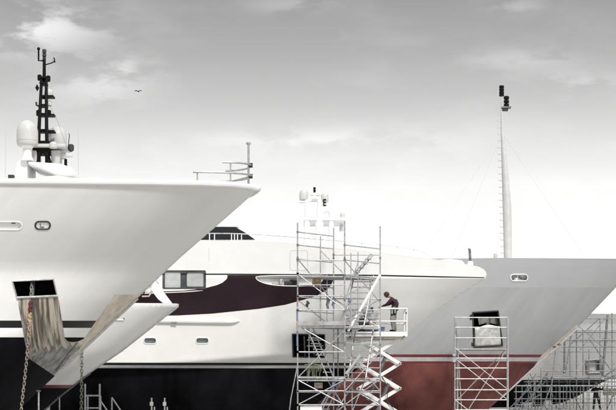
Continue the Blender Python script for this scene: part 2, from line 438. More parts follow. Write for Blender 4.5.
MB().prism([PM(37.0, 84, -.1), PM(39.0, 87.6, -.1), PM(37.0, 91.2, -.1), PM(35.2, 87.6, -.1)], (0, .05, 0)).build('signal_shape', M['mastblack'], mo)
MB().path([PM(36.2, 102), PM(36.4, 105), PM(39.5, 106.5)], .03, 6).build('horn', M['darkgrey'], mo)
def dome(c, r, hgt, name, parent, m=None):
    prof = [(r * .80, 0), (r * .93, .03 * hgt), (r * .985, .10 * hgt), (r, .25 * hgt), (r, .52 * hgt)]
    for i in range(1, 8):
        a = math.pi / 2 * i / 7; prof.append((max(.005, r * math.cos(a)), hgt * .52 + hgt * .48 * math.sin(a)))
    return MB().lathe(c, prof, 32).build(name, m or M['dome'], parent, 60)
dome(PM(48.6, 96.6), .13, .24, 'small_dome', mo)
dome(PM(49.0, 106), .09, .16, 'small_dome', mo)
dome(PM(49.0, 131), .10, .14, 'small_dome', mo)
d1 = dome(P(27.4, 146.3, 44.3), .315, .77, 'satellite_dome', ya)
MB().lathe(P(27.4, 141.0, 44.3), [(.316, -.004), (.322, 0), (.316, .012)], 32).build('dome_seam', M['deck'], d1)
MB().lathe(P(27.4, 152.5, 44.3), [(.20, -.25), (.13, -.1), (.13, .1), (.2, .19)], 16).build('dome_pedestal', M['purewhite'], ya)
d2 = dome(P(57.2, 147.2, 45.6), .285, .63, 'satellite_dome', ya)
dome(P(53.3, 148.3, 44.4), .12, .2, 'small_dome', ya)
MB().box(PM(51.5, 148.2), 33 * .03, 1.0, .10).build('dome_platform', M['dome'], ya, bevel=.02)
MB().prism([PM(26.2, 151, -.4), PM(36.3, 150, -.4), PM(37, 162, -.4), PM(25.4, 162, -.4)], (0, .8, 0)).build('mast_plinth', M['dome'], ya, bevel=.03)
MB().prism([PM(50.5, 150, -.25), PM(60.5, 150, -.25), PM(59, 165, -.25), PM(51.5, 165, -.25)], (0, .5, 0)).build('mast_plinth', M['dome'], ya, bevel=.03)
MB().prism([PM(x, y, -.85) for x, y in ((27.5, 161.2), (40, 162), (60, 163.5), (70, 166.8), (74.5, 171), (74.6, 174.6), (66, 176), (56, 175), (40, 168.5), (28, 164.8))], (0, 1.7, 0)).build('mast_wing', M['purewhite'], ya, bevel=.05)
MB().prism([PM(x, y, -.7) for x, y in ((14, 182), (16, 163), (18.4, 160.6), (26.5, 160), (27.6, 162), (27, 182))], (0, 1.4, 0)).build('vent_column', M['purewhite'], ya, bevel=.05)
MB().prism([PM(x, y, -1.6) for x, y in ((-60, 188), (-60, 178.6), (36, 178.2), (42, 177), (48, 175.8), (58, 175.4), (68, 177), (75, 178), (100, 177.5), (104, 179.3), (104, 188))], (0, 3.2, 0)).build('upper_house', M['purewhite'], ya, bevel=.04)
MB().box(PM(11.4, 177.6, -1.2), .16, .2, .14).build('deck_light', M['darkgrey'], ya)
for x, yt in ((5.5, 132), (78.5, 100)): MB().path([PM(x, yt), PM(x, 180)], [.006, .014], 5).build('whip_antenna', M['dome'], ya)
T(ya, 'radar_bar', PM(58, 156.3), PM(72.5, 156.3), .03, M['dome'])
MB().lathe(PM(62, 155.4), [(.12, -.1), (.14, 0), (.1, .1)], 12).build('radar_pedestal', M['dome'], ya)
T(ya, 'light_post', PM(66, 150), PM(71, 150), .02, M['dome'])
MB().lathe(PM(71, 147.5), [(.03, -.13), (.09, -.08), (.09, .06), (.05, .1)], 12).build('deck_light', M['darkgrey'], ya)
MB().lathe(PM(65.7, 162.5), [(.045, -.1), (.045, .1)], 10).build('deck_light', M['mastblack'], ya)
MB().path([PM(68, 148), PM(69.4, 135.5), PM(68.8, 133.4)], .014, 5).build('whip_antenna', M['darkgrey'], ya)
MB().path([PM(46, 98), PM(58, 122), PM(66.5, 147)], .006, 4).build('stay_wire', M['galv'], ya)
keel_blocks(A, (-60, -150), 'keel blocks under the large white yacht', 'timber keel block stack under the large white yacht on the left')

# ================================================================== chains
def chain(name, label, pts, link=.12, w=.034, wire=.0125, ranges=(), group=None, base=None):
    pts = [Vector(p) for p in pts]
    t = thing(name, label, 'chain', base or pts[-1], group)
    seq = []; acc = 0
    segs = [(a, b, (b - a).length) for a, b in zip(pts, pts[1:])]; tot = sum(s[2] for s in segs)
    pitch = link * .74; n = int(tot / pitch); i = 0
    mb = MB()
    for j in range(n):
        s = pitch * (j + .5)
        for a, b, l in segs:
            if s <= l: c = a + (b - a) * (s / l); tdir = (b - a).normalized(); break
            s -= l
        u = Vector((1, 0, 0)) if j % 2 else Vector((.25, 1, 0)); u = (u - tdir * u.dot(tdir)).normalized()
        lp = []
        hl = link / 2 - w
        for k in range(10):
            ang = 2 * math.pi * k / 10; ca, sa = math.cos(ang), math.sin(ang)
            lp.append(c + u * (w * ca) + tdir * (w * sa + (hl if sa > 0 else -hl)))
        mb.path(lp, wire, 5, closed=True)
    mb.build('chain_links', M['chain'], t)
    return t
c1 = [P(31.5, 283, 41.0), P(30.8, 300, 40.9), P(27, 357, 40.7), P(21.2, 410, 40.6)]
c1.append(Vector((c1[-1].x - .15, 40.55, .03)))
t = chain('anchor_chain', 'rusty steel chain with red and yellow straps hanging from the dark anchor recess', c1)
MB().path([P(32.8, 280.5, 41.35), P(32.2, 289, 41.15), P(31.5, 299, 40.95)], .065, 10).build('chain_pipe', M['galvdark'], t)
for a, b, m, r in ((301, 312, 'strapred', .055), (313, 322, 'strapyel', .055), (323, 329, 'card', .06), (330, 338, 'strapyel', .05), (345, 356, 'strapred', .05)):
    f_ = lambda y: P(30.8 + (27 - 30.8) * (y - 300) / 57, y, 40.86)
    mb = MB()
    pts = [f_(a + (b - a) * i / 8) + Vector((.02 * math.sin(i * 1.9), .0, 0)) for i in range(9)]
    mb.path(pts, [r * (.8 + .35 * random.random()) for _ in pts], 8).build('strap', M[m], t)

# ================================================================== BOAT A2 (small white bow between)
Z_stem = [(178.8, 304), (178.6, 307), (170, 314), (123, 351), (81.5, 379), (60, 396), (44, 410), (10, 440)]
Z_top = [(-120, 301), (60, 302.2), (124, 303), (160, 303.3), (176, 303.6), (178.8, 304)]
Zh = Hull(54, 2.2, Z_stem, [(300, 42), (385, 26), (440, 26)], 389, 440, -120, Z_top, p=.8)
yz = thing('motor_boat', 'smaller white boat bow with thin red line, squeezed between the two big yachts', 'boat', (P(20, 415, 54).x, 54, 0))
Zh.sides([('boot_line', M['darkred'], [(-130, 385), (140, 385), (140, 388.2), (-130, 388.2)]), ('hull_bottom', M['antifoul'], [(-130, 388.2), (140, 388.2), (140, 450), (-130, 450)]),
          ('gunwale', M['purewhite'], [(-130, 298), (190, 298), (190, 307.4), (-130, 306)]), ('topsides', M['white'], None)], yz, 4, (), [lambda x: 385])
Zh.deck(yz, M['purewhite'], .02); Zh.transom(yz, M['white'])
MB().prism([P(x, y, 53.6) for x, y in ((163, 303.2), (158, 299.3), (140, 276), (151, 276), (171.5, 303.4))], (0, .8, 0)).build('bow_brace', M['purewhite'], yz, bevel=.02)
MB().prism([P(x, y, 52.8) for x, y in ((-100, 268), (149, 268), (152, 278), (139, 279), (-100, 279))], (0, 2.4, 0)).build('upper_bulwark', M['purewhite'], yz, bevel=.02)
MB().path([P(142, 296.5, 53.3), P(149, 296.2, 53.3), P(152, 291, 53.3)], .03, 6).build('bow_roller', M['creamcloth'], yz)
MB().ball(P(147.5, 290.5, 53.3), .12).build('deck_fitting', M['purewhite'], yz)
MB().ball(P(143.5, 292, 53.3), .07).build('deck_fitting', M['darkgrey'], yz)
MB().path([Zh.L(112, 320, .0), Zh.L(118, 320, .0), Zh.L(123.5, 320, .0)], .03, 6).build('spray_bar', M['purewhite'], yz)
MB().path([Zh.L(123.8, 317.8, .0), Zh.L(123.8, 320, .0)], .02, 6).build('bar_end', M['galvdark'], yz)
PT(yz, 'stem_edge', [P(x, y, 53.98) for x, y in ((90, 373), (81.5, 379), (60, 396), (44, 410))], .05, M['galvdark'])
q0 = Zh.L(82, 347.5, .04)
chain('mooring_chain', 'plain grey chain hanging down the side of the smaller white boat', [q0, q0 + Vector((-.02, -.03, -(q0.z) / 2)), Vector((q0.x - .05, q0.y - .05, .03))], link=.15, w=.042, wire=.0155)
keel_blocks(Zh, (-20, -80), 'keel blocks under the smaller white boat', 'timber keel block stack under the smaller white boat')

# ================================================================== YACHT B (plum and white)
B_stem = [(486.8, 274.5), (486, 278.5), (453, 299), (407, 333), (380, 352), (362, 366), (340, 384), (315, 406), (285, 434)]
B_top = [(-80, 237), (60, 238), (205, 240.2), (280, 242), (330, 247), (381, 252.6), (430, 258.6), (445, 260.8), (469, 264.6), (479, 266.8), (484, 269.5), (486.3, 272.2), (486.8, 274.5)]
chine = lerpf([(60, 367), (153, 363), (296, 351.5), (380, 347)])
def b_extra(px, py, d):
    e = (py - chine(px))
    t = max(0.0, min(1.0, e / 13.0)); v = -.42 * t * t * (3 - 2 * t) * (1 - math.exp(-d / 50))
    return v
B = Hull(64, 4.2, B_stem, [(240, 120), (276, 135), (363, 105), (434, 80)], 372, 434, -80, B_top, extra=b_extra)
yb = thing('yacht', 'plum and white yacht in the middle, scaffolding and scissor lift at its bow', 'yacht', (P(200, 415, 64).x, 64, 0))
strp = [(60 - 5, 273.4), (228, 273.6), (310, 274.1), (381, 274.8), (440, 276.2), (484.5, 277.2), (484.5, 278.1), (440, 277.6), (381, 276.3), (310, 275.5), (228, 275), (55, 274.8)]
pod = [(55, 269.4), (169, 269.5), (208.6, 270.2), (219, 271.6), (225.8, 273.6), (227.6, 276), (226.8, 279), (222.6, 282.6), (217.3, 285), (204, 288.5), (183.7, 290.7), (158.8, 291.5), (55, 292)]
pane1 = oval(164.8, 271.9, 180.8, 287.6, .6, 2); pane2 = oval(186.8, 272.4, 203.8, 286.6, 1.6, 3)
wframe = oval(162.4, 270.3, 206, 289.2, 1.6, 3)
cut = smoothpoly([(255.6, 275.6), (256.2, 279.5), (262, 282.6), (270, 284.8), (283, 286), (300, 286.2), (314, 285.6), (320.5, 283), (323, 279.3), (323.4, 275.7)], 2)
plum = [(55, 274.9), (228, 275.1), (332.8, 275.5), (333, 281), (330.5, 286), (326, 290.6), (316.7, 296), (301, 300.6), (285, 305), (258.7, 309), (212, 313.8), (178, 315.6), (55, 317)]
po1 = oval(143.8, 337.8, 156.3, 344, 2.6); po2 = oval(195.8, 337.8, 208.6, 343.8, 2.6)
bpock = [(292.4, 334.2), (324.4, 334.8), (325, 357.6), (293, 357)]
B.sides([('sheer_stripe', M['black'], strp), ('window_frame', M['framegrey'], wframe), ('window_surround', M['purewhite'], pod), ('plum_band', M['plum'], plum),
         ('upper_bulwark', M['purewhite'], [(50, 220), (495, 220), (495, 277.2), (484.5, 277.2), (440, 276.6), (381, 275.2), (310, 274.6), (228, 274.2), (50, 274)]),
         ('boot_stripe', M['black'], [(50, 362.6), (400, 363.0), (400, 365.6), (50, 365.4)]), ('boot_line', M['palegrey'], [(50, 365.4), (400, 365.6), (400, 368.4), (50, 368.2)]),
         ('hull_bottom', M['antifoul'], [(50, 368.2), (400, 368.4), (400, 450), (50, 450)]), ('topsides', M['cream'], None)],
        yb, 4, [cut, pane1, pane2, po1, po2, bpock], [lambda x: 278.1, lambda x: 278.9, lambda x: 281] + [(lambda q: (lambda x: chine(x) + q))(q) for q in (-1.5, .5, 2.5, 4.5, 6.5, 8.5, 10.5, 12.5, 14.5)] + [lambda x: 372])
B.deck(yb, M['purewhite'], .03); B.transom(yb, M['white'])
for p_ in (pane1, pane2): B.recess(yb, 'window', p_, .05, M['darkgrey'], M['pane'], 'window_pane')
for p_ in (po1, po2):
    o = B.rim(yb, 'porthole', p_, .025, M['purewhite'], .0)
    B.recess(o, 'porthole_frame', p_, .09, M['purewhite'], M['portglass'], 'porthole_glass')
B.recess(yb, 'side_deck_opening', cut, .2, M['purewhite'])
MB().path([B.L(x, y, .0) for x, y in resample(cut, 2)], .02, 6, closed=True).build('opening_rim', M['purewhite'], yb)
for x, w, h, m in ((288, .3, .14, 'darkgrey'), (294, .35, .2, 'black'), (275, .2, .12, 'deck'), (281, .12, .24, 'galv')):
    MB().box(B.L(x, 285, -.11) + Vector((0, 0, h / 2)), w, .2, h).build('deck_gear', M[m], yb, bevel=.02)
T(yb, 'opening_rail', B.L(258, 278.6, -.15), B.L(321, 278.6, -.15), .018, M['steel'])
B.recess(yb, 'anchor_pocket', bpock, .5, M['dark'])
B.rim(yb, 'pocket_frame', bpock, .03, M['darkgrey'])
for x in (304, 313): T(yb, 'pocket_bar', B.L(x, 336, -.2), B.L(x + 1, 357, -.2), .03, M['galvdark'])
for y in (340, 346): T(yb, 'pocket_bar', B.L(307, y, -.15), B.L(323, y, -.15), .03, M['palegrey'])
# rubbing strake and white accent line under the window
st = [B.L(x, y, .03) for x, y in resample([(60, 320.5), (161, 321), (215, 321.6), (232, 321.8), (239.5, 321)], 6, False)]
MB().path(st, [.10] * (len(st) - 3) + [.09, .07, .02], 10).build('rubbing_strake', M['white'], yb)
MB().box(B.L(174, 323, .11), .22, .04, .06).build('strake_drain', M['galvdark'], yb)
st = [B.L(x, y, .0) for x, y in resample([(60, 294.6), (150, 293.4), (185, 292), (203, 290.6)], 6, False)]
MB().path(st, [.02] * (len(st) - 2) + [.015, .004], 6).build('accent_line', M['purewhite'], yb)
# hatch outline and panel joint on upper bulwark
B.rim(yb, 'hatch', oval(290, 250.5, 307.6, 270.4, 2.5, 4), .008, M['palegrey'])
MB().path([B.L(209, y, .0) for y in (248, 254, 260, 261.5)], .006, 5).build('panel_joint', M['palegrey'], yb)
# wheelhouse
def house(parent, name, poly, hw, m, bev=.05, Yc=64): return MB().prism([P(x, y, Yc - hw) for x, y in poly], (0, 2 * hw, 0)).build(name, m, parent, bevel=bev)
house(yb, 'wheelhouse', [(70, 246), (70, 227.5), (205, 225.6), (225, 225.0), (240, 226.4), (258, 231.5), (274, 238.6), (277, 246)], 2.5, M['purewhite'], .1)
house(yb, 'wheelhouse_window', [(80, 240.2), (80, 229), (205, 227), (218, 226.6), (235.5, 227.2), (245, 232.5), (255, 239.6)], 2.53, M['glass'], .0)
house(yb, 'roof_visor', [(150, 226.4), (150, 224.6), (215, 224.4), (236, 225.4), (239, 226.8)], 2.6, M['purewhite'], .03)
# hand rail along the upper deck: from the wheelhouse to the bow
rl = [(196, 233.5), (230, 233.6), (260, 234.6), (290, 236.6), (320, 239.2), (345, 241.2), (381, 244.4), (400, 246.6), (416, 249.5), (426, 253.3), (432, 258.4)]
PT(yb, 'hand_rail', [B.L(x, max(y, 240), -.15) + Vector((0, 0, ZY(y, 61) - ZY(max(y, 240), 61))) for x, y in resample(rl[:6], 6, False)], .02, M['galv'])
PT(yb, 'hand_rail', [B.L(x, max(y, 240), -.15) + Vector((0, 0, ZY(y, 61) - ZY(max(y, 240), 61))) for x, y in resample(rl[5:], 6, False)], .018, M['purewhite'])
rlf, tpf = lerpf(rl), lerpf(B_top)
for i, x in enumerate((209.5, 214.5, 231.5, 234.5, 237.5, 241.5, 262, 282.5, 286, 305, 308.5, 322, 345, 362, 381, 397, 414)):
    b0 = B.L(x, tpf(x), -.15); m = 'purewhite'
    T(yb, 'rail_post', b0, b0 + Vector((0, 0, (tpf(x) - rlf(x)) / F * b0.y)), .022, M[m], 6)
# forward coaming, bow post
MB().prism([B.L(x, y, -.5) for x, y in ((430, 262), (436, 260.2), (450, 258.8), (462, 260.4), (464.5, 263), (465, 267))], (0, 1.6, 0)).build('deck_coaming', M['purewhite'], yb, bevel=.04)
T(yb, 'bow_post', P(470.4, 263.2, 64), P(469.6, 249, 64), .055, M['galvdark'])
MB().lathe(P(470.4, 264.5, 64), [(.12, -.15), (.12, .1), (.08, .14)], 12).build('post_foot', M['purewhite'], yb)
T(yb, 'post_top', P(467.8, 248.9, 64), P(470, 248.9, 64), .025, M['galvdark'])
# mast arch of B
def PB(x, y, dy=0.0): return P(x, y, 64.5 + dy)
arches = []
for dy in (-.9, .9):
    bm_ = MB()
    bm_.path([PB(307, 246, dy), PB(307.2, 215, dy), PB(307.4, 200, dy)], [.13, .12, .11], 10)
    bm_.path([PB(309, 201, dy), PB(311, 198, dy), PB(315, 197.2, dy), PB(319, 198.5, dy), PB(320, 205, dy), PB(319.3, 225, dy), PB(319, 246, dy)], [.1, .1, .1, .1, .12, .18, .2], 10)
    bm_.path([PB(322, 213, dy), PB(325, 210.5, dy), PB(329, 210.3, dy), PB(331, 213, dy), PB(331.5, 246, dy)], [.08, .09, .09, .1, .14], 10)
    arches.append(bm_.build('mast_arch', M['purewhite'], yb))
bmo = arches[0]
MB().box(PB(324, 222), 41 * .043, 2.1, .12).build('crosstree', M['purewhite'], bmo, bevel=.03)
MB().box(PB(315, 197.4), .4, 2.0, .12).build('crosstree', M['purewhite'], bmo, bevel=.03)
dome(PB(303.7, 200.3), .19, .48, 'satellite_dome', bmo, M['dome'])
dome(PB(324.6, 202, -.3), .17, .4, 'satellite_dome', bmo, M['dome'])
MB().box(PB(302.6, 202), .3, .4, .06).build('dome_bracket', M['purewhite'], bmo)
dome(PB(342.4, 219.3), .10, .32, 'small_dome', bmo, M['dome'])
dome(PB(341.5, 231), .09, .3, 'small_dome', bmo, M['dome'])
MB().path([PB(340, 232), PB(342, 225), PB(338, 222)], .03, 6).build('dome_bracket', M['purewhite'], bmo)
lm = MB()
for y in (188.3, 190.6, 192.9): lm.lathe(PB(314.5, y, -.4), [(.04, -.045), (.055, -.03), (.055, .03), (.04, .045)], 10)
lm.build('light_stack', M['mastblack'], bmo)
T(bmo, 'light_post', PB(314.5, 197, -.4), PB(314.5, 187, -.4), .02, M['dome'])
lm = MB().box(PB(323.6, 202.6, -.95), .05, .06, .29)
for y in (199.8, 202.6, 205.4): lm.box(PB(325, y, -.95), .10, .06, .06)
lm.build('light_stack', M['mastblack'], bmo)
keel_blocks(B, (240, 150, 90), 'keel blocks under the plum and white yacht', 'timber keel block stack under the plum and white yacht')

# ================================================================== SHIP C (grey with red bottom)
C_stem = [(645, 258.5), (640, 264), (616, 287.4), (576, 329.5), (556, 348), (541, 361), (535, 366.5), (500, 399), (470, 426), (462, 433)]
C_top = [(250, 258), (455, 258.6), (500, 258), (560, 258.4), (616, 258.8), (640, 258.4), (645, 258.5)]
C = Hull(80, 5.6, C_stem, [(258, 150), (340, 110), (433, 90)], 358, 433, 250, C_top, p=.9)
yc = thing('ship', 'big grey ship on the right with red bottom and tall white mast', 'ship', (P(400, 415, 80).x, 80, 0))
cp = [(472.6, 312.6), (498, 311), (502.4, 345.8), (474, 347.4)]
cf = oval(510.6, 274.4, 527.6, 281, 2.9)
cst = [(577, 325), (600, 325), (600, 345), (545, 372), (534.5, 366), (541, 356), (562, 338)]
C.sides([('stem_plate', M['stemplate'], cst),
         ('red_stripe', M['redband'], [(240, 354.2), (650, 354.8), (650, 357.6), (240, 357.2)]), ('pale_stripe', M['palegrey'], [(240, 357.2), (650, 357.6), (650, 361.6), (240, 361.2)]),
         ('lower_stripe', M['redband'], [(240, 361.2), (650, 361.6), (650, 363.4), (240, 363)]),
         ('hull_bottom', M['red'], [(240, 363), (650, 363.4), (650, 450), (240, 450)]),
         ('upper_topsides', M['greyup'], [(240, 250), (660, 250), (660, 287.4), (240, 287)]), ('topsides', M['grey'], None)], yc, 4, [cp, cf], [lambda x: 340, lambda x: 358])
C.deck(yc, M['deck'], .03); C.transom(yc, M['grey'])
o = C.recess(yc, 'anchor_pocket', cp, .6, M['dark'])
C.rim(yc, 'pocket_frame', cp, .045, M['darkgrey'])
MB().prism([C.L(x, y, .02) for x, y in ((469.6, 315.5), (472, 314), (473.6, 346.5), (471.5, 346))], (0, .1, 0)).build('pocket_flange', M['darkgrey'], yc)
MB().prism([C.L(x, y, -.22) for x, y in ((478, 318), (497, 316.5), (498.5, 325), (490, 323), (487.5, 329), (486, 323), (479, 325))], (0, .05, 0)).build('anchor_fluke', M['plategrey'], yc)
# crumpled silver cover over the lower half
gv = []; nx, ny = 14, 10
mb = MB()
for j in range(ny + 1):
    for i in range(nx + 1):
        u, v = i / nx, j / ny
        x = 474.8 + 24.8 * u + 1.6 * v * u; y = 326.8 - 1.6 * u + (346.6 - 326.8) * v + 1.1 * math.sin(u * 7 + 1) * (1 - v)
        q = C.L(x, y, .06 + .05 * math.sin(u * 9 + v * 5) * math.sin(v * 8 + u * 3)); mb.v.append(q)
fs = [(j * (nx + 1) + i, j * (nx + 1) + i + 1, (j + 1) * (nx + 1) + i + 1, (j + 1) * (nx + 1) + i) for j in range(ny) for i in range(nx)]
mb.f = fs; mb.mi = [0] * len(fs)
co = mb.build('pocket_cover', M['tarp'], yc); sm = co.modifiers.new('sol', 'SOLIDIFY'); sm.thickness = .02
C.recess(yc, 'fairlead', cf, .1, M['purewhite'])
C.rim(yc, 'fairlead_rim', cf, .03, M['purewhite'], .01)
MB().path([C.L(513, 280, -.04), C.L(513.5, 276.6, -.04), C.L(516.5, 276.6, -.04)], .06, 6).build('fairlead_roller', M['galvdark'], yc)
MB().path([C.L(519, 277, -.04), C.L(523, 278.6, -.04), C.L(525, 277.4, -.04), C.L(526, 280, -.04)], .07, 6).build('fairlead_roller', M['galvdark'], yc)
# stem edge
PT(yc, 'stem_bar', [P(x, y, 79.98) for x, y in resample([(577, 328.6), (556, 348), (541, 361), (535, 366.5), (500, 399)], 8, False)], .06, M['palegrey'])
for x, y in ((559, 344.5), (554.5, 347)):
    MB().ball(P(x, y, 79.5), .1, sz=.6).build('stem_bolt', M['galvdark'], yc)
# mast of C : thin pole widening to a blade
def PC(x, y, dy=0.0): return P(x, y, 79.0 + dy)
prof = [(84.6, 501.0, 502.4), (131, 500.7, 503.4), (160, 501.4, 507.0), (206, 502.6, 511.4), (240, 503.5, 511.8), (262, 504, 511.9)]
mb = MB()
for y, x0, x1 in prof:
    hw = .055 if y < 100 else (.09 if y < 140 else .22)
    c = (x0 + x1) / 2; rx = (x1 - x0) / 2 / F * 79
    for j in range(14):
        a = 2 * math.pi * j / 14; q = PC(c, y); mb.v.append(q + Vector((rx * math.cos(a), hw * math.sin(a), 0)))
for i in range(len(prof) - 1):
    for j in range(14): mb.f.append((i * 14 + j, i * 14 + (j + 1) % 14, (i + 1) * 14 + (j + 1) % 14, (i + 1) * 14 + j))
mb.f.append(tuple(range(14))); mb.mi = [0] * len(mb.f)
cm = mb.build('mast', M['mastgrey'], yc, 50)
y = 108.0
lf = lerpf([(84.6, 501.0), (131, 500.7), (262, 504)])
while y < 256:
    x = lf(y)
    MB().path([PC(x + .6, y), PC(x - 2.8, y), PC(x - 3.1, y - 1.0)], .022, 6).build('mast_step', M['dome'], cm); y += 6.6
lm = MB()
for yy in (86.8, 89.6, 92.4, 95.0): lm.lathe(PC(501.6, yy), [(.09, -.07), (.13, -.05), (.13, .05), (.09, .07)], 12)
lm.build('light_stack', M['mastblack'], cm)
lm = MB()
for yy in (97.8, 101.6, 105.4): lm.lathe(PC(506.4, yy), [(.08, -.09), (.14, -.07), (.14, .07), (.08, .09)], 12)
lm.box(PC(506.2, 101.6, .08), .1, .1, .6); lm.build('light_stack', M['mastblack'], cm)
MB().box(PC(506, 107.6), 9.6 / F * 79, .3, .08).build('light_bracket', M['galvdark'], cm)
MB().box(PC(505, 109.6), .3, .2, .14).build('light_bracket', M['darkgrey'], cm)
for x0, dy in ((420, -2.5), (452, 2.5), (600, -2.5), (585, 2.5)):
    MB().path([PC(502, 133), PC(x0, 258, dy)], .0028, 4).build('stay_wire', M['galv'], cm)
MB().lathe(PC(495.5, 256), [(.1, -.3), (.1, .1), (.06, .14)], 10).build('deck_vent', M['dome'], yc)
keel_blocks(C, (440, 360, 300), 'keel blocks under the big grey ship', 'timber keel block stack under the big grey ship')

# ================================================================== YACHT D (far right, under scaffolding)
D_stem = [(800, 314), (740, 372), (690, 409), (650, 433)]
D_top = [(440, 312.6), (560, 313.4), (616, 314), (700, 314), (800, 314)]
D = Hull(98, 4.5, D_stem, [(314, 160), (433, 130)], 385, 431, 440, D_top, p=.9)
yd = thing('yacht', 'cream hulled yacht behind scaffolding at the far right edge', 'yacht', (P(560, 415, 98).x, 98, 0))
crv = smoothpoly([(440, 408.5), (540, 407), (560, 403.5), (575, 398), (589, 389.6), (604, 381.5), (620, 376), (800, 368), (820, 440), (430, 440), (430, 408.5)], 1)
dw = [(586.4, 361), (600, 359.6), (600.6, 372.8), (586.8, 373.2)]
D.sides([('lower_hull', M['greywhite'], crv), ('hull_bottom', M['antifoul'], [(430, 380), (830, 380), (830, 440), (430, 440)]),
         ('sheer_band', M['palegrey'], [(430, 324), (830, 324), (830, 331), (430, 331)]), ('topsides', M['aged'], None)], yd, 5, [dw])
D.deck(yd, M['deck'], .03); D.transom(yd, M['white'])
D.recess(yd, 'anchor_pocket', dw, .3, M['darkgrey'], M['tarp'])
D.rim(yd, 'pocket_frame', dw, .1, M['galvdark'])
MB().path([D.L(x, 331, .02) for x in range(442, 700, 12)], .06, 8).build('rubbing_strake', M['white'], yd)
MB().box(D.L(606, 339, .04), .3, .1, .12).build('hull_fitting', M['card'], yd)
keel_blocks(D, (600, 540, 480), 'keel blocks under the far cream yacht', 'timber keel block stack under the far cream hulled yacht')

# ================================================================== scaffolding
def XY(px, Y): return ((px - CX) / F * Y, Y)
def at(xy, z): return Vector((xy[0], xy[1], z))
def post(parent, xy, z0, z1, r=.026, m='galv', plate=True):
    o = T(parent, 'post', at(xy, z0), at(xy, z1), r, M[m])
    if plate and z0 < .1: MB().box(at(xy, .012), .16, .16, .02).build('base_plate', M[m], o)
    return o
def clamp(parent, p, m='galvdark'): MB().box(p, .09, .09, .08).build('coupler', M[m], parent)

# --- tower 1: at the bow of the plum yacht
t1 = thing('scaffold_tower', 'tall scaffold tower with stairs in front of the plum and white yacht', 'scaffolding', (P(338, 415, 59).x, 59.2, 0))
YA, YBk = 58.6, 60.0
p1, p3, p2, p4 = XY(297.6, YA), XY(344.7, YA), XY(333.6, YBk), XY(380.2, YBk)
pm = ((p1[0] * .37 + p2[0] * .63), (p1[1] * .37 + p2[1] * .63))
pn = ((p3[0] * .63 + p4[0] * .37), (p3[1] * .63 + p4[1] * .37))
for xy, py in ((p1, 222.5), (p3, 221), (p2, 227.7), (p4, 226.3)):
    po = post(t1, xy, 0, ZY(py, xy[1]), .027)
    for yy in (258, 300, 345, 380): MB().lathe(at(xy, ZY(yy, xy[1])), [(.03, -.05), (.036, -.04), (.036, .04), (.03, .05)], 8).build('joint_sleeve', M['galvdark'], po)
post(t1, pm, ZY(326, pm[1]), ZY(236, pm[1])); post(t1, pn, ZY(326, pn[1]), ZY(252, pn[1]), .02)
pq = ((p3[0] + .25), p3[1] + .2)
post(t1, pq, ZY(326, pq[1]), ZY(253, pq[1]), .02)
def zq(py): return ZY(py, YA)
for py, edges in ((232, '12'), (245, '12'), (245, '34'), (251, '24'), (259, '12'), (260, '34'), (260.5, '13'), (274, '13'), (273.5, '12'), (275, '34'), (285, '12'), (297, '12'), (296, '13'), (310, '13'), (311, '34'), (311, '12'),
                  (343, '34'), (352, '13'), (352, '12'), (367, '34'), (391, '13'), (392, '12'), (392, '34'), (405, '13'), (405, '34'), (405, '12'), (326, '24'), (378, '24'), (296, '24'), (274, '24'), (445, '13'), (445, '24'), (445, '12'), (445, '34')):
    e = {'12': (p1, p2), '34': (p3, p4), '13': (p1, p3), '24': (p2, p4)}[edges]
    T(t1, 'rail', at(e[0], zq(py)), at(e[1], zq(py)), .0235, M['galv'])
    clamp(t1, at(e[0], zq(py)))
def quad_deck(parent, a, b, c, d, z, th=.06, m='plank', trim=0.0):
    MB().prism([at(a, z), at(b, z), at(c, z), at(d, z)], (0, 0, -th)).build('deck_board', M[m], parent)
def mix(a, b, t): return (a[0] + (b[0] - a[0]) * t, a[1] + (b[1] - a[1]) * t)
for py in (274.6, 325, 378.5):
    n = 5
    for i in range(n):
        a0, a1 = (i + .06) / n, (i + .94) / n
        quad_deck(t1, mix(p1, p2, a0), mix(p3, p4, a0), mix(p3, p4, a1), mix(p1, p2, a1), zq(py) - .04)
for py in (321.2, 376.6):   # toe boards
    for a, b in ((p1, p3), (p1, p2)):
        v = Vector((b[0] - a[0], b[1] - a[1], 0)).normalized() * .02; n_ = Vector((v.y, -v.x, 0))
        q = [at(a, zq(py)) + n_ * 2, at(b, zq(py)) + n_ * 2, at(b, zq(py) - (.16 if py < 350 else .07)) + n_ * 2, at(a, zq(py) - (.16 if py < 350 else .07)) + n_ * 2]
        MB().prism(q, -n_).build('toe_board', M['plank'], t1)
for a, ya_, b, yb_ in ((p1, 259, p2, 299), (p3, 260.5, p4, 300), (p3, 310, p1, 274), (p1, 378, p3, 330), (p1, 380, p3, 405), (p1, 405, p3, 380), (p3, 296, p4, 275), (p3, 378, p4, 340), (p2, 378, p4, 405), (p3, 405, p4, 378),
                       (p1, 445, p3, 405), (p2, 326, p4, 296), (p2, 296, p4, 326), (p1, 300, p2, 326)):
    T(t1, 'brace', at(a, zq(ya_)), at(b, zq(yb_)), .021, M['galv'])
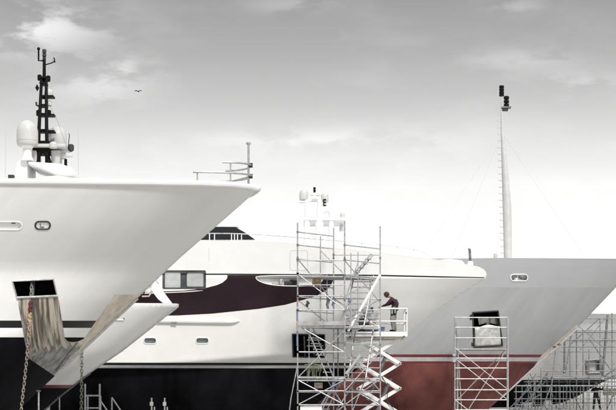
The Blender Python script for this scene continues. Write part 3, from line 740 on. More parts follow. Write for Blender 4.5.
for ax, ay, ad, bx, by, bd, rr, m in ((300, 327, 58.7, 344, 352, 58.7, .021, 'galv'), (321, 251, 59.6, 344, 274, 58.9, .02, 'galv'), (345, 352, 58.6, 380, 391, 59.9, .021, 'galv'), (345, 391, 58.6, 380, 352, 59.9, .021, 'galv'), (334, 343, 60, 380, 343, 60, .021, 'galv'),
        (334, 334, 60, 380, 334, 60, .02, 'galv'), (334, 391, 60, 380, 391, 60, .021, 'galv'), (334, 358, 60, 380, 358, 60, .02, 'galv'), (298, 285, 58.5, 345, 285, 58.5, .018, 'galv'), (334, 310, 60, 380, 310, 60, .02, 'galv'),
        (338, 326, 59.3, 338, 410, 59.3, .024, 'galvdark'), (352, 326, 59.6, 352, 412, 59.6, .022, 'galv'), (309, 326, 59.2, 309, 378, 59.2, .018, 'galv'), (327, 274, 59.6, 327, 325, 59.6, .022, 'galv'), (338, 378, 59.2, 318, 410, 59.2, .025, 'galv'), (326, 378, 59.2, 346, 410, 59.2, .025, 'galv'), (356, 380, 59.6, 334, 414, 59.3, .022, 'galv'),
        (370, 276, 60.0, 370, 326, 60.0, .018, 'galv'), (358, 262, 59.6, 345, 300, 58.8, .02, 'galv'), (345, 318, 58.7, 380, 318, 59.9, .02, 'galv'), (366, 378, 59.8, 352, 412, 59.6, .022, 'galv')):
    T(t1, 'brace', P(ax, ay, ad), P(bx, by, bd), rr, M[m])
def stair(parent, a, b, wv, n, m='galv', w=.03):
    a, b, wv = Vector(a), Vector(b), Vector(wv)
    o = MB()
    o.tube(a, b, w); o.tube(a + wv, b + wv, w); so = o.build('stair_stringer', M[m], parent)
    for i in range(1, n):
        c = a + (b - a) * i / n
        d = Vector((b.x - a.x, b.y - a.y, 0)).normalized() * .09
        MB().prism([c - d, c + d, c + d + wv, c - d + wv], (0, 0, -.03)).build('stair_step', M[m], so)
stair(t1, P(306, 326, 59.0), P(327.5, 377.5, 59.0), (.25, .45, 0), 9)
stair(t1, P(354, 276, 60.0), P(344, 326, 59.0), (.78, 0, 0), 9)
stair(t1, P(356, 328, 60.2), P(348, 378, 59.2), (.70, 0, 0), 9)
stair(t1, P(371, 254, 59.6), P(352, 276, 59.5), (.1, .35, 0), 5)
stair(t1, P(336, 380, 59.4), P(312, 432, 59.2), (.2, .4, 0), 9)
T(t1, 'brace', P(380, 275, 59.9), P(348, 331, 58.9), .055, M['purewhite'])
for x, y0, y1, m in ((296.3, 309, 321, 'blue'), (296.3, 322, 329, 'orange'), (296.4, 331, 346, 'blue'), (297.2, 284, 287, 'orange'), (296.6, 300, 306, 'orange')):
    T(t1, 'tape_wrap', P(x + .9, y0, YA - .01), P(x + .9, y1, YA - .01), .036, M[m])
for x, y, h, m in ((333.5, 303, 9, 'blue'), (349.6, 300.5, 5, 'blue'), (333, 386, 8, 'blue'), (307.5, 304, 6, 'darkgrey'), (328, 302, 14, 'galvdark')):
    c = P(x, y, 58.7)
    mb = MB(); hh = h / 25 / 2
    mb.path([c + Vector((-.02, 0, hh)), c + Vector((.03, .02, hh * .3)), c + Vector((-.03, 0, -hh * .4)), c + Vector((.02, 0, -hh))], [.03, .07, .06, .02], 7).build('hanging_rag', M[m], t1)
T(t1, 'guide_tube', P(346, 374, 58.5), P(360.5, 355, 58.5), .055, M['blue'] if False else M['palegrey'])
T(t1, 'brace', P(291, 398, 58.6), at(p1, zq(365)), .02, M['galv'])
T(t1, 'brace', P(286, 440, 58.6), P(291, 398, 58.6), .02, M['galv'])

# boxes, cords on the tower: lifted away by hand, so their own things
def carton(name, label, cat, c, sx, sy, sz, m, lid=None, rz=0.0):
    t = thing(name, label, cat, c); R = Matrix.Rotation(rz, 3, 'Z'); c = Vector(c)
    MB().box(c + Vector((0, 0, sz / 2)), sx, sy, sz, R).build('box_body', M[m], t, bevel=.01)
    MB().box(c + R @ Vector((0, 0, sz + .006)), sx * 1.02, sy * .48, .008, R).build('box_flap', M[lid or m], t)
    MB().box(c + R @ Vector((0, -sy / 2 - .003, sz * .55)), sx * .35, .004, sz * .25, R).build('box_tape', M[lid or 'creamcloth'], t)
    return t
carton('cardboard_box', 'brown cardboard box on the upper scaffold rail beside the side deck opening', 'box', P(316.5, 284.9, 59.3), .3, .3, .30, 'card', 'creamcloth', .2)
carton('storage_crate', 'cream crate hanging low among cords in the scaffold tower', 'crate', P(318.5, 388.4, 59.2), .30, .25, .22, 'creamcloth', 'card', -.15)
carton('tool_chest', 'white chest at the foot of the scaffold tower', 'chest', P(311, 417, 58.9), .85, .5, .42, 'purewhite', 'purewhite')
cd = MB()
for i in range(9):
    x = 306.5 + i * 1.8 + random.uniform(-.4, .4); y1 = 376 + random.uniform(-5, 7); xx = x + random.uniform(-1, 1)
    cd.path([P(x, 365.2 + random.uniform(-1.5, 1), 58.7), P(x + .7, 369, 58.62), P(xx, y1, 58.65), P(xx + 1.2, y1 - 4, 58.7)], .014, 5)
cd.path([P(304.5, 365, 58.7), P(313, 364, 58.66), P(322, 365.6, 58.7)], .02, 5)
tag(cd.build('cord_bundle', M['cord']), 'tangle of yellowish green cords hanging on the scaffold tower', 'cords')

# --- scaffold tower 2: in front of the grey ship
t2 = thing('scaffold_tower', 'narrow ladder frame scaffold tower below the silver covered anchor recess of the grey ship', 'scaffolding', (P(481, 415, 75).x, 75.2, 0))
f1, f2 = XY(454.8, 74.6), XY(507.6, 74.6); g1, g2 = XY(457.4, 75.8), XY(507.2, 75.8)
for xy, py, r in ((f1, 317.5, .035), (f2, 317.5, .055), (g1, 338, .05), (g2, 317.8, .035)): post(t2, xy, 0, ZY(py, xy[1]), r)
for py in (317.6, 327.5, 338, 358.4, 368.2, 379, 390, 400, 410, 420, 431): T(t2, 'rung', at(f1, ZY(py, 74.6)), at(f2, ZY(py, 74.6)), .028, M['galv'])
for py in (338, 390): T(t2, 'rail', at(g1, ZY(py, 75.8)), at(g2, ZY(py, 75.8)), .026, M['galv'])
for py in (317.8, 328, 358, 379, 400, 420):
    T(t2, 'rail', at(f1, ZY(py, 74.6)), at(g1, ZY(max(py, 338), 74.6)), .024, M['galv']); T(t2, 'rail', at(f2, ZY(py, 74.6)), at(g2, ZY(py, 74.6)), .024, M['galv'])
for i in range(4):
    a0, a1 = (i + .05) / 4, (i + .95) / 4
    quad_deck(t2, mix(f1, g1, a0), mix(f2, g2, a0), mix(f2, g2, a1), mix(f1, g1, a1), ZY(348.4, 74.6), .07)
for a, ya_, b, yb_ in ((f1, 348, f2, 389.5), (f1, 358.4, f2, 400), (f2, 348, f1, 431), (g1, 400, g2, 348), (f1, 400, f2, 440)):
    T(t2, 'brace', at(a, ZY(ya_, 74.6) if a[1] < 75 else ZY(ya_, 75.8)), at(b, ZY(yb_, 74.6) if b[1] < 75 else ZY(yb_, 75.8)), .024, M['galv'])
for yy in (355, 358.5, 361): MB().box(at(f1, ZY(yy, 74.6)) + Vector((-.03, -.03, 0)), .16, .1, .12).build('coupler', M['galv'], t2)
T(t2, 'guide_tube', P(458, 352, 74.7), P(461.5, 410, 74.7), .028, M['galv'])

# --- scaffold 3: round the far right yacht
t3 = thing('scaffolding', 'wide grey scaffolding along the far cream hulled yacht at right edge', 'scaffolding', (P(580, 415, 90).x, 90.5, 0))
YF, YR = 90.0, 92.2
M['galv_keep'] = M['galv']; M['galv'] = mat('dull_galvanised_steel', (.27, .28, .295), .55, metal=.35, var=.25, vscale=6)
def zf(py): return ZY(py, YF)
for px, top, m in ((516, 384, 'galv'), (528.5, 378, 'galvdark'), (541, 368, 'galv'), (552, 376, 'galvdark'), (576.5, 322, 'galvdark'), (589, 350, 'galv'), (612, 313, 'galv'), (624, 312, 'galv'), (648, 312, 'galv')):
    post(t3, XY(px, YF), 0, zf(top), .032, m)
for px, top, m in ((522, 386, 'galvdark'), (535, 380, 'galv'), (547, 372, 'galv'), (559, 380, 'galv'), (570, 326, 'galv'), (583, 330, 'galv'), (600, 318, 'galv'), (618, 314, 'galvdark'), (640, 314, 'galv')):
    post(t3, XY(px, YR), 0, ZY(top, YR), .03, m)
T(t3, 'post', P(564.7, 340, YF), P(564.2, 371.5, YF), .06, M['galvdark']); 
MB().ball(P(564.2, 372, YF), .09).build('post_foot', M['galvdark'], t3)
T(t3, 'post', P(607.6, 315, YF), P(602.4, 378, YF), .075, M['galvdark'])
MB().ball(P(602.4, 378.4, YF), .13).build('post_foot', M['palegrey'], t3)
for x0, x1, py, r, m in ((572, 650, 318.5, .03, 'galv'), (572, 650, 330.5, .03, 'galvdark'), (560, 650, 340, .045, 'galvdark'), (562, 650, 346.8, .035, 'galvdark'), (548, 650, 364, .022, 'galv'), (541, 650, 371, .025, 'galv'), (530, 650, 376.5, .025, 'galv'),
                      (514, 650, 386, .045, 'galv'), (514, 650, 392, .03, 'galv'), (514, 650, 399, .022, 'galvdark'), (514, 650, 405, .025, 'galv')):
    T(t3, 'rail', P(x0, py, YF - .04), P(x1, py, YF - .04), r, M[m])
for x0, x1, py in ((560, 650, 352), (560, 650, 341.5), (524, 650, 382), (520, 650, 403)): T(t3, 'rail', P(x0, py, YR), P(x1, py, YR), .025, M['galvdark'])
for y in (377.5, 409.8):
    x0 = 548 if y < 390 else 508
    for i in range(4):
        MB().prism([P(x0, y, YF + .1)] + [P(650, y, YF + .1)] + [P(650, y, YF + .1) + Vector((0, .42, 0)), P(x0, y, YF + .1) + Vector((0, .42, 0))], (0, 0, -.06)).build('deck_board', M['plank'], t3) if i == 0 else MB().prism([P(x0, y, YF + .1) + Vector((0, .5 * i, 0)), P(650, y, YF + .1) + Vector((0, .5 * i, 0)), P(650, y, YF + .1) + Vector((0, .5 * i + .45, 0)), P(x0, y, YF + .1) + Vector((0, .5 * i + .45, 0))], (0, 0, -.06)).build('deck_board', M['plank'], t3)
for x0, y0, x1, y1, r, m in ((556, 346, 549, 410, .03, 'galv'), (535, 383, 531, 412, .04, 'galv'), (552, 383, 541, 412, .035, 'galv'), (569, 318, 602, 346, .02, 'galv'), (580, 350, 607, 316, .022, 'galv'), (602, 378, 622, 364, .045, 'galvdark'), (604, 379, 624, 372, .03, 'galvdark'),
                      (518, 410, 545, 382, .03, 'galvdark'), (508, 410, 538, 380, .03, 'galvdark'), (526, 384, 538, 412, .022, 'galv'), (600, 410, 624, 386, .025, 'galv'), (572, 330, 566, 372, .045, 'galv')):
    T(t3, 'brace', P(x0, y0, YF - .08), P(x1, y1, YF - .08), r, M[m])
for i in range(9):
    x = 560 + i * 3.4
    T(t3, 'baluster', P(x, 386, YF - .06), P(x, 409, YF - .06), .02, M['galvdark' if i % 3 else 'galv'])
for i in range(5):
    x = 605 + i * 3.2
    T(t3, 'baluster', P(x, 377, YF - .06), P(x, 409, YF - .06), .02, M['galv'])
for i in range(9):
    T(t3, 'baluster', P(586 + i * 1.7, 373, YF - .05), P(586 + i * 1.7, 377, YF - .05), .015, M['galv'])
MB().box(P(611, 392, YF + 1.2), 1.0, .05, .42).build('screen_panel', M['creamcloth'], t3)

for x0, y0, x1, y1, d in ((512, 412, 536, 374, YR), (520, 412, 548, 372, YR), (530, 374, 548, 412, YR), (545, 380, 562, 412, YR), (566, 380, 582, 412, YR), (590, 340, 612, 372, YR), (570, 345, 600, 318, YR), (606, 412, 620, 380, YR), (540, 395, 512, 410, YF)):
    T(t3, 'brace', P(x0, y0, d), P(x1, y1, d), .03, M['galvdark'])
for x in (531, 538, 556, 566, 594, 607, 622): T(t3, 'post', P(x, 384, YR + .05), P(x, 409, YR + .05), .03, M['galvdark'])
for x, y, w_, h_ in ((528, 408.6, .5, .35), (548, 408.6, .35, .5), (562, 408.6, .7, .25)):
    MB().box(P(x, y, YF + 1.0) + Vector((0, 0, h_ / 2)), w_, .4, h_).build('stacked_board', M['plank'], t3, bevel=.02)
M['galv'] = M['galv_keep']
# --- low scaffold and trestles at lower left, in front of the black hull
t4 = thing('scaffolding', 'low ladder frame scaffold standing beside the hanging chain at lower left', 'scaffolding', (P(95, 415, 50).x, 50, 0))
a_, b_, a2, b2 = XY(85, 50), XY(99.6, 50), XY(87.6, 51.2), XY(100.4, 51.2)
for xy, y in ((a_, 384), (b_, 384), (a2, 396), (b2, 396)): post(t4, xy, 0, ZY(y, xy[1]), .03)
for y in (395.8, 408.2, 421, 434): T(t4, 'rung', at(a_, ZY(y, 50)), at(b_, ZY(y, 50)), .025, M['galv']); T(t4, 'rail', at(a_, ZY(y, 50)), at(a2, ZY(y, 50)), .022, M['galv']); T(t4, 'rail', at(b_, ZY(y, 50)), at(b2, ZY(y, 50)), .022, M['galv'])
e1, e2 = XY(111.8, 50.2), XY(127, 50.2)
post(t4, e1, 0, ZY(397.5, 50.2), .025)
T(t4, 'brace', at(b_, ZY(399.5, 50)), P(110, 415, 50.1), .024, M['galv']); T(t4, 'brace', P(111.8, 397.6, 50.2), P(127, 420, 50.2), .024, M['galv'])
post(t4, e2, 0, ZY(420, 50.2), .022); T(t4, 'rail', at(e1, ZY(420, 50)), at(e2, ZY(420, 50)), .022, M['galv']); T(t4, 'rail', at(b_, ZY(421, 50)), at(e1, ZY(421, 50)), .022, M['galv'])
t5 = thing('scaffolding', 'two short scaffold uprights standing in front of the black hull bottom', 'scaffolding', (P(158, 415, 55).x, 55, 0))
a_, b_ = XY(151.6, 55), XY(164.6, 55)
for xy in (a_, b_):
    post(t5, xy, 0, ZY(398, 55), .026); post(t5, (xy[0], 56), 0, ZY(407, 56), .026)
    MB().box(at(xy, ZY(404, 55)), .12, .1, .14).build('coupler', M['galv'], t5)
    for y in (412, 430): T(t5, 'rail', at(xy, ZY(y, 55)), at((xy[0], 56), ZY(y, 55)), .022, M['galv'])
for y in (412, 430): T(t5, 'rung', at(a_, ZY(y, 55)), at(b_, ZY(y, 55)), .024, M['galv'])
for px, y, Y, lab in ((38.6, 391, 43.0, 'thin pale prop standing under the stem of the large white yacht'), (59.4, 397, 53.6, 'thin dull prop standing under the stem of the smaller white boat')):
    t = thing('boat_prop', lab, 'prop', (P(px, 415, Y).x, Y, 0)); z = ZY(y, Y); x = P(px, 415, Y).x
    T(t, 'prop_tube', (x, Y, 0.02), (x, Y, z), .025, M['galv']); MB().box((x, Y, .012), .25, .25, .02).build('prop_foot', M['galvdark'], t); MB().box((x, Y, z), .12, .12, .03).build('prop_head', M['galvdark'], t)

# ================================================================== scissor lift
lf_ = thing('scissor_lift', 'white scissor lift raised beside the bow with two workers on it', 'scissor lift', (P(378, 415, 61.3).x, 61.3, 0))
L0, L1 = 60.5, 62.2
def zl(py): return ZY(py, L0)
xa, xb = P(344.5, 0, L0).x, P(407.6, 0, L0).x
zt = zl(331.5)
MB().box(((xa + xb) / 2, (L0 + L1) / 2, zt - .11), xb - xa, L1 - L0, .20).build('platform', M['purewhite'], lf_, bevel=.012)
MB().box(((xa + xb) / 2, (L0 + L1) / 2, zt - .25), xb - xa - .3, L1 - L0 - .15, .07).build('platform_frame', M['creamcloth'], lf_)
MB().box(((xa + xb) / 2, (L0 + L1) / 2, zt - .006), xb - xa - .1, L1 - L0 - .1, .02).build('platform_floor', M['galvdark'], lf_)
def rail_run(pts): 
    return MB().path(pts, .026, 8)
ztop, zmid = zl(308.6), zl(321.2)
xm = P(379.4, 0, L0).x
for x in (xa + .03, xm, xb - .03):
    for y in (L0 + .03, L1 - .03): T(lf_, 'guardrail_post', (x, y, zt), (x, y, ztop), .03, M['purewhite'])
for z in (ztop, zmid):
    T(lf_, 'guardrail', (xm, L0 + .03, z), (xb - .03, L0 + .03, z), .03, M['purewhite']); T(lf_, 'guardrail', (xb - .03, L0 + .03, z), (xb - .03, L1 - .03, z), .03, M['purewhite'])
    T(lf_, 'guardrail', (xa + .03, L0 + .03, z), (xa + .03, L1 - .03, z), .03, M['purewhite'])
T(lf_, 'guardrail', (xa, L0 + .03, zmid), (xm, L0 + .03, zmid), .026, M['purewhite'])
T(lf_, 'guardrail', (xa, L0 + .02, zl(326.3)), (xm, L0 + .02, zl(326.3)), .035, M['purewhite'])
T(lf_, 'guardrail', (xa, L1 - .03, zmid), (xb, L1 - .03, zmid), .026, M['purewhite'])
MB().ball((xb - .06, L0 - .01, zl(313)), .035).build('rail_pin', M['darkgrey'], lf_)
MB().box(P(348.3, 328.5, L0 - .0), .26, .2, .25).build('control_box', M['mastblack'], lf_, bevel=.015)
for x in (350, 404): MB().ball(P(x, 336.6, L0 - .02), .035).build('platform_bolt', M['darkgrey'], lf_)
xc = P(379.6, 0, L0).x; hw = 20.5 / F * L0
lv = [338.5, 363.5, 388.5, 413.5, 436]
for k in range(4):
    zu, zd = zl(lv[k]), zl(lv[k + 1])
    for y, s in ((L0 + .25, 1), (L0 + .36, -1), (L1 - .36, 1), (L1 - .25, -1)):
        a = Vector((xc - s * hw, y, zu)); b = Vector((xc + s * hw, y, zd)); d = (b - a); L = d.length
        R = Matrix.Rotation(-math.atan2(d.z, d.x), 3, 'Y')
        MB().box((a + b) / 2, L + .10, .06, .135, R).build('scissor_arm', M['purewhite'], lf_, bevel=.01)
    for x, z in ((xc - hw, zd), (xc + hw, zd), (xc, (zu + zd) / 2)):
        T(lf_, 'pivot_pin', (x, L0 + .16, z), (x, L1 - .16, z), .045, M['galvdark'])
T(lf_, 'lift_ram', (xc - .45, (L0 + L1) / 2, zl(400)), (xc + .35, (L0 + L1) / 2, zl(352)), .07, M['galvdark'])
T(lf_, 'lift_ram', (xc - .3, (L0 + L1) / 2 + .2, zl(425)), (xc + .5, (L0 + L1) / 2 + .2, zl(378)), .07, M['galvdark'])
PT(lf_, 'hose', [(xc + .1, L0 + .2, zl(376)), (xc + .35, L0 + .12, zl(388)), (xc + .3, L0 + .15, zl(400)), (xc + .75, L0 + .15, zl(416))], .018, M['darkgrey'])
MB().box((xc, (L0 + L1) / 2, .62), 2.2, 1.5, .5).build('chassis', M['purewhite'], lf_, bevel=.03)
for sx in (-.8, .8):
    for y in (L0 + .05, L1 - .05):
        w = MB().lathe((xc + sx, y, .32), [(.2, -.1), (.32, -.09), (.32, .09), (.2, .1)], 20, axis=Vector((0, 1, 0))).build('wheel', M['mastblack'], lf_)
        MB().lathe((xc + sx, y, .32), [(.17, -.105), (.17, .105)], 16, axis=Vector((0, 1, 0))).build('wheel_rim', M['galv'], w)
# things on the platform
def bucket(label, c, r, h, m, name='bucket'):
    t = thing(name, label, 'bucket', c)
    MB().lathe(c, [(r * .8, 0), (r, h), (r * 1.06, h), (r * 1.06, h + .015), (r * .9, h + .014), (r * .72, .03)], 16).build('bucket_body', M[m], t)
    c = Vector(c); PT(t, 'bucket_handle', [c + Vector((r * math.cos(a), 0, h + r * .9 * math.sin(a))) for a in [math.pi * i / 8 for i in range(9)]], .008, M['galv'])
bucket('blue bucket on the lift platform beside the standing worker', P(382, 331.3, 60.9), .12, .16, 'blue')
rg = MB(); 
for i in range(7): rg.ball(P(367 + i * 1.6, 330.2, 60.75 + .06 * math.sin(i * 2)), .07, 1.3, 1.1, .7 + .3 * math.sin(i * 1.7), 10)
tag(rg.build('dust_sheet', M['blue']), 'crumpled blue sheet on the lift platform at the crouching worker\'s knees', 'sheet')
tb = thing('work_lamp', 'small black box lamp clamped near the crouching worker on the lift', 'work lamp', P(371, 319, 61.9))
MB().box(P(371.2, 310.5, 61.9), .17, .12, .26).build('lamp_body', M['darkgrey'], tb, bevel=.01); MB().box(P(371.4, 312, 61.82), .07, .03, .08).build('lamp_glass', M['palegrey'], tb)
T(tb, 'lamp_stand', P(371, 314, 61.9), Vector((P(371, 0, 61.9).x, 61.9, zt)), .015, M['galv'])

# ================================================================== people
def skin_body(name, parent, J, bones, mats_by_bone, mats, sub=2):
    """J: joint -> (pos, radius); bones: list of (a, b, material index). One continuous skinned surface."""
    me = bpy.data.meshes.new('tmp'); names = list(J); idx = {n: i for i, n in enumerate(names)}
    me.from_pydata([J[n][0] for n in names], [(idx[a], idx[b]) for a, b, _ in bones], [])
    o = bpy.data.objects.new('tmp', me); COL.objects.link(o)
    sk = o.modifiers.new('skin', 'SKIN'); sk.use_smooth_shade = True; sk.branch_smoothing = .6
    for i, n in enumerate(names):
        r = J[n][1]; me.skin_vertices[0].data[i].radius = (r, r) if not isinstance(r, tuple) else r
        me.skin_vertices[0].data[i].use_root = (n == 'pelvis')
    ss = o.modifiers.new('sub', 'SUBSURF'); ss.levels = sub; ss.render_levels = sub
    dg = bpy.context.evaluated_depsgraph_get(); ev = o.evaluated_get(dg)
    nm = bpy.data.meshes.new_from_object(ev); bpy.data.objects.remove(o); bpy.data.meshes.remove(me)
    nm.name = name; nm.materials.clear()
    for m in mats: nm.materials.append(m)
    segs = [(Vector(J[a][0]), Vector(J[b][0]), mi) for a, b, mi in bones]
    for p in nm.polygons:
        c = p.center; best = 1e9; bi = 0
        for a, b, mi in segs:
            d = b - a; t = max(0, min(1, (c - a).dot(d) / max(1e-9, d.length_squared))); q = (c - a - d * t).length
            if q < best: best = q; bi = mi
        p.material_index = bi; p.use_smooth = True
    ob = bpy.data.objects.new(name, nm); COL.objects.link(ob); ob.parent = parent
    return ob

def person(label, base, J, mats, face, hat=None, hair=True, sc=1.0):
    """J gives main joints in metres from the feet; face = unit vector the face looks along."""
    t = thing('person', label, 'person', base)
    V = {k: Vector(v) * sc for k, v in J.items()}
    fv = Vector(face).normalized(); up = (V['head'] - V['neck']).normalized(); side = fv.cross(up).normalized(); up = side.cross(fv).normalized()
    R = {}
    def put(n, p, r): R[n] = (tuple(p), r)
    put('pelvis', V['pelvis'], (.165, .14)); put('waist', V['waist'], (.165, .14)); put('chest', V['chest'], (.215, .17)); put('neckb', V['neck'] - up * .03, .07)
    put('neck', V['neck'] + up * .02, .055); put('chin', V['head'] - up * .05 + fv * .02, .075); put('head', V['head'] + up * .02, .098); put('crown', V['head'] + up * .085, .075)
    put('nose', V['head'] + fv * .105 - up * .015, .014); put('jaw', V['head'] + fv * .07 - up * .075, .035)
    bones = [('pelvis', 'waist', 0), ('waist', 'chest', 0), ('chest', 'neckb', 0), ('neckb', 'neck', 2), ('neck', 'chin', 2), ('chin', 'head', 2), ('head', 'crown', 2), ('head', 'nose', 2), ('chin', 'jaw', 2)]
    for s, sg in (('l', 1), ('r', -1)):
        put('sh' + s, V['sh' + s], .092); put('el' + s, V['el' + s], .066); put('wr' + s, V['wr' + s], .035)
        put('hp' + s, V['hp' + s], .115); put('kn' + s, V['kn' + s], .085); put('an' + s, V['an' + s], .062)
        put('to' + s, V['to' + s], .042)
        arm = (V['wr' + s] - V['el' + s]).normalized()
        bones += [('chest', 'sh' + s, 0), ('sh' + s, 'el' + s, 0), ('el' + s, 'wr' + s, 0 if mats[4] else 2), ('pelvis', 'hp' + s, 1), ('hp' + s, 'kn' + s, 1), ('kn' + s, 'an' + s, 1), ('an' + s, 'to' + s, 3)]
        palm = V['wr' + s] + arm * .075; put('pa' + s, palm, (.036, .022)); bones.append(('wr' + s, 'pa' + s, 2))
        w = arm.cross(Vector((0, 0, 1)))
        w = w.normalized() if w.length > .1 else Vector((1, 0, 0)); dn = arm.cross(w).normalized()
        if dn.z > 0: dn = -dn
        for i, (off, ln) in enumerate(((-.03, .07), (-.01, .085), (.011, .08), (.031, .062))):
            put(f'f{i}a{s}', palm + arm * .03 + w * off, .010); put(f'f{i}b{s}', palm + arm * (.03 + ln * .55) + w * off * 1.15 + dn * .012, .0095); put(f'f{i}c{s}', palm + arm * (.03 + ln * .85) + w * off * 1.2 + dn * (.03 + .006 * i), .008)
            bones += [('pa' + s, f'f{i}a{s}', 2), (f'f{i}a{s}', f'f{i}b{s}', 2), (f'f{i}b{s}', f'f{i}c{s}', 2)]
        tb_ = V['wr' + s] + arm * .04
        put('ta' + s, tb_ + w * -.04 + dn * .01, .012); put('tb' + s, tb_ + w * -.06 + arm * .03 + dn * .02, .010)
        bones += [('wr' + s, 'ta' + s, 2), ('ta' + s, 'tb' + s, 2)]
    body = skin_body('body', t, R, bones, None, mats[:4])
    bl = Vector(base)
    H = bl + V['head']
    if hair:
        hb = MB(); n = 14
        hb.ball((0, 0, 0), .118, .98, 1.05, 1.0, 18)
        keep = []
        for v in hb.v:
            pass
        rot = Matrix((side, fv, up)).transposed()
        hb.v = [H + up * .03 - fv * .012 + rot @ Vector((v.x, v.y, v.z)) for v in hb.v]
        hb.f = [f for f in hb.f if (sum((hb.v[i] for i in f), Vector()) / len(f) - H).dot(fv) < .055 or (sum((hb.v[i] for i in f), Vector()) / len(f) - H).dot(up) > .085]
        hb.f = [f for f in hb.f if (sum((hb.v[i] for i in f), Vector()) / len(f) - H).dot(up) > -.05]
        hb.mi = [0] * len(hb.f)
        hb.build('cap' if hat else 'hair', M[hat] if hat else M['hair'], t)
        if hat:
            br_ = MB(); br_.ball((0, 0, 0), .085, 1.0, 1.1, .12, 14); br_.v = [H + up * .055 + fv * .10 + rot @ v for v in br_.v]; br_.build('cap_peak', M[hat], t)
    for sg in (-1, 1):
        e = MB().ball(H + side * (.108 * sg) - up * .005, .026, .5, .8, 1.2, 8); e.build('ear', M['skin'], t)
        e = MB().ball(H + side * (.036 * sg) + fv * .088 + up * .018, .012, n=8); e.build('eye', M['hair'], t)
    MB().tube(H + fv * .095 - up * .055 - side * .022, H + fv * .095 - up * .055 + side * .022, .006, n=6).build('mouth', M['strapred'], t)
    return t, bl, V

fb = Vector((P(391.8, 0, 61.2).x, 61.2, zt + .005))
t_, bl, V = person('worker in plum sweater and grey trousers bending over the lift guardrail', fb, dict(
    pelvis=(.09, .0, .86), waist=(.16, .03, 1.03), chest=(.13, .08, 1.23), neck=(-.03, .14, 1.37), head=(-.19, .18, 1.44),
    shl=(-.02, -.12, 1.27), ell=(-.19, -.13, 1.06), wrl=(-.37, .02, 1.0), shr=(.22, .24, 1.25), elr=(-.12, .36, 1.1), wrr=(-.36, .30, 1.04),
    hpl=(.06, -.09, .82), knl=(.0, -.10, .45), anl=(.06, -.10, .07), tol=(-.10, -.10, .04), hpr=(.12, .10, .82), knr=(.10, .12, .45), anr=(.15, .12, .07), tor=(-.01, .13, .04)),
    [M['shirt'], M['trgrey'], M['skin'], M['mastblack'], True], (-1, .55, -.45), sc=1.06)
pb = MB().box(bl + Vector((.05, -.18, .80)), .22, .06, .24); pb.build('tool_pouch', M['blackcloth'], t_, bevel=.02)
bt = MB(); bt.lathe(bl + Vector((.1, .0, .92)), [(.165, -.03), (.17, 0), (.165, .03)], 18).build('belt', M['blackcloth'], t_)
MB().box(bl + Vector((.0, -.2, .82)), .05, .04, .16).build('tool_handle', M['palegrey'], t_); MB().box(bl + Vector((.12, -.2, .84)), .04, .04, .14).build('tool_handle', M['palegrey'], t_)
fb = Vector((P(363.6, 0, 61.3).x, 61.3, zt + .005))
person('worker in maroon top and grey cap crouching low on the lift platform', fb, dict(
    pelvis=(-.14, .0, .30), waist=(-.13, .03, .43), chest=(-.04, .08, .60), neck=(.03, .12, .73), head=(.06, .15, .84),
    shl=(.0, -.10, .64), ell=(.16, -.14, .46), wrl=(.36, .0, .42), shr=(-.02, .28, .63), elr=(.18, .34, .50), wrr=(.38, .26, .52),
    hpl=(-.10, -.09, .28), knl=(.27, -.14, .34), anl=(.05, -.15, .09), tol=(.18, -.15, .04), hpr=(-.10, .12, .28), knr=(.25, .16, .12), anr=(-.12, .16, .07), tor=(-.24, .16, .05)),
    [M['maroon'], M['trdark'], M['skin'], M['mastblack'], True], (.8, .6, -.35), hat='palegrey')
fb = Vector((P(596.5, 0, 91.0).x, 91.0, ZY(409.8, YF + .1) + .005))
person('worker in black clothes and cream cap standing on the far right scaffolding', fb, dict(
    pelvis=(-.03, .0, .84), waist=(-.03, .0, 1.0), chest=(-.04, .0, 1.22), neck=(-.03, .0, 1.38), head=(-.02, -.02, 1.51),
    shl=(.14, -.03, 1.29), ell=(.34, -.10, 1.20), wrl=(.40, -.12, 1.44), shr=(-.23, -.02, 1.28), elr=(-.34, -.12, 1.06), wrr=(-.12, -.24, 1.14),
    hpl=(.06, .0, .80), knl=(.16, -.03, .44), anl=(.22, .02, .07), tol=(.27, -.12, .04), hpr=(-.13, .0, .80), knr=(-.14, -.03, .44), anr=(-.18, .02, .07), tor=(-.20, -.13, .04)),
    [M['blackcloth'], M['blackcloth'], M['skin'], M['mastblack'], True], (-.3, -1, -.1), hat='creamcloth')

# ================================================================== bird
bp_ = P(138.3, 91.3, 110); bt = thing('bird', 'small dark bird flying alone in the grey sky', 'bird', bp_)
MB().ball(bp_, .06, 1.0, 2.2, .9).build('body', M['bird'], bt)
for s in (-1, 1):
    MB().prism([bp_ + Vector((.05 * s, -.08, .02)), bp_ + Vector((.05 * s, .08, .02)), bp_ + Vector((.16 * s, .09, .07)), bp_ + Vector((.30 * s, .0, .02)), bp_ + Vector((.16 * s, -.07, .07))], (0, 0, .014)).build('wing', M['bird'], bt)
MB().prism([bp_ + Vector((-.03, .1, 0)), bp_ + Vector((.03, .1, 0)), bp_ + Vector((.06, .26, .0)), bp_ + Vector((-.06, .26, .0))], (0, 0, .012)).build('tail', M['bird'], bt)

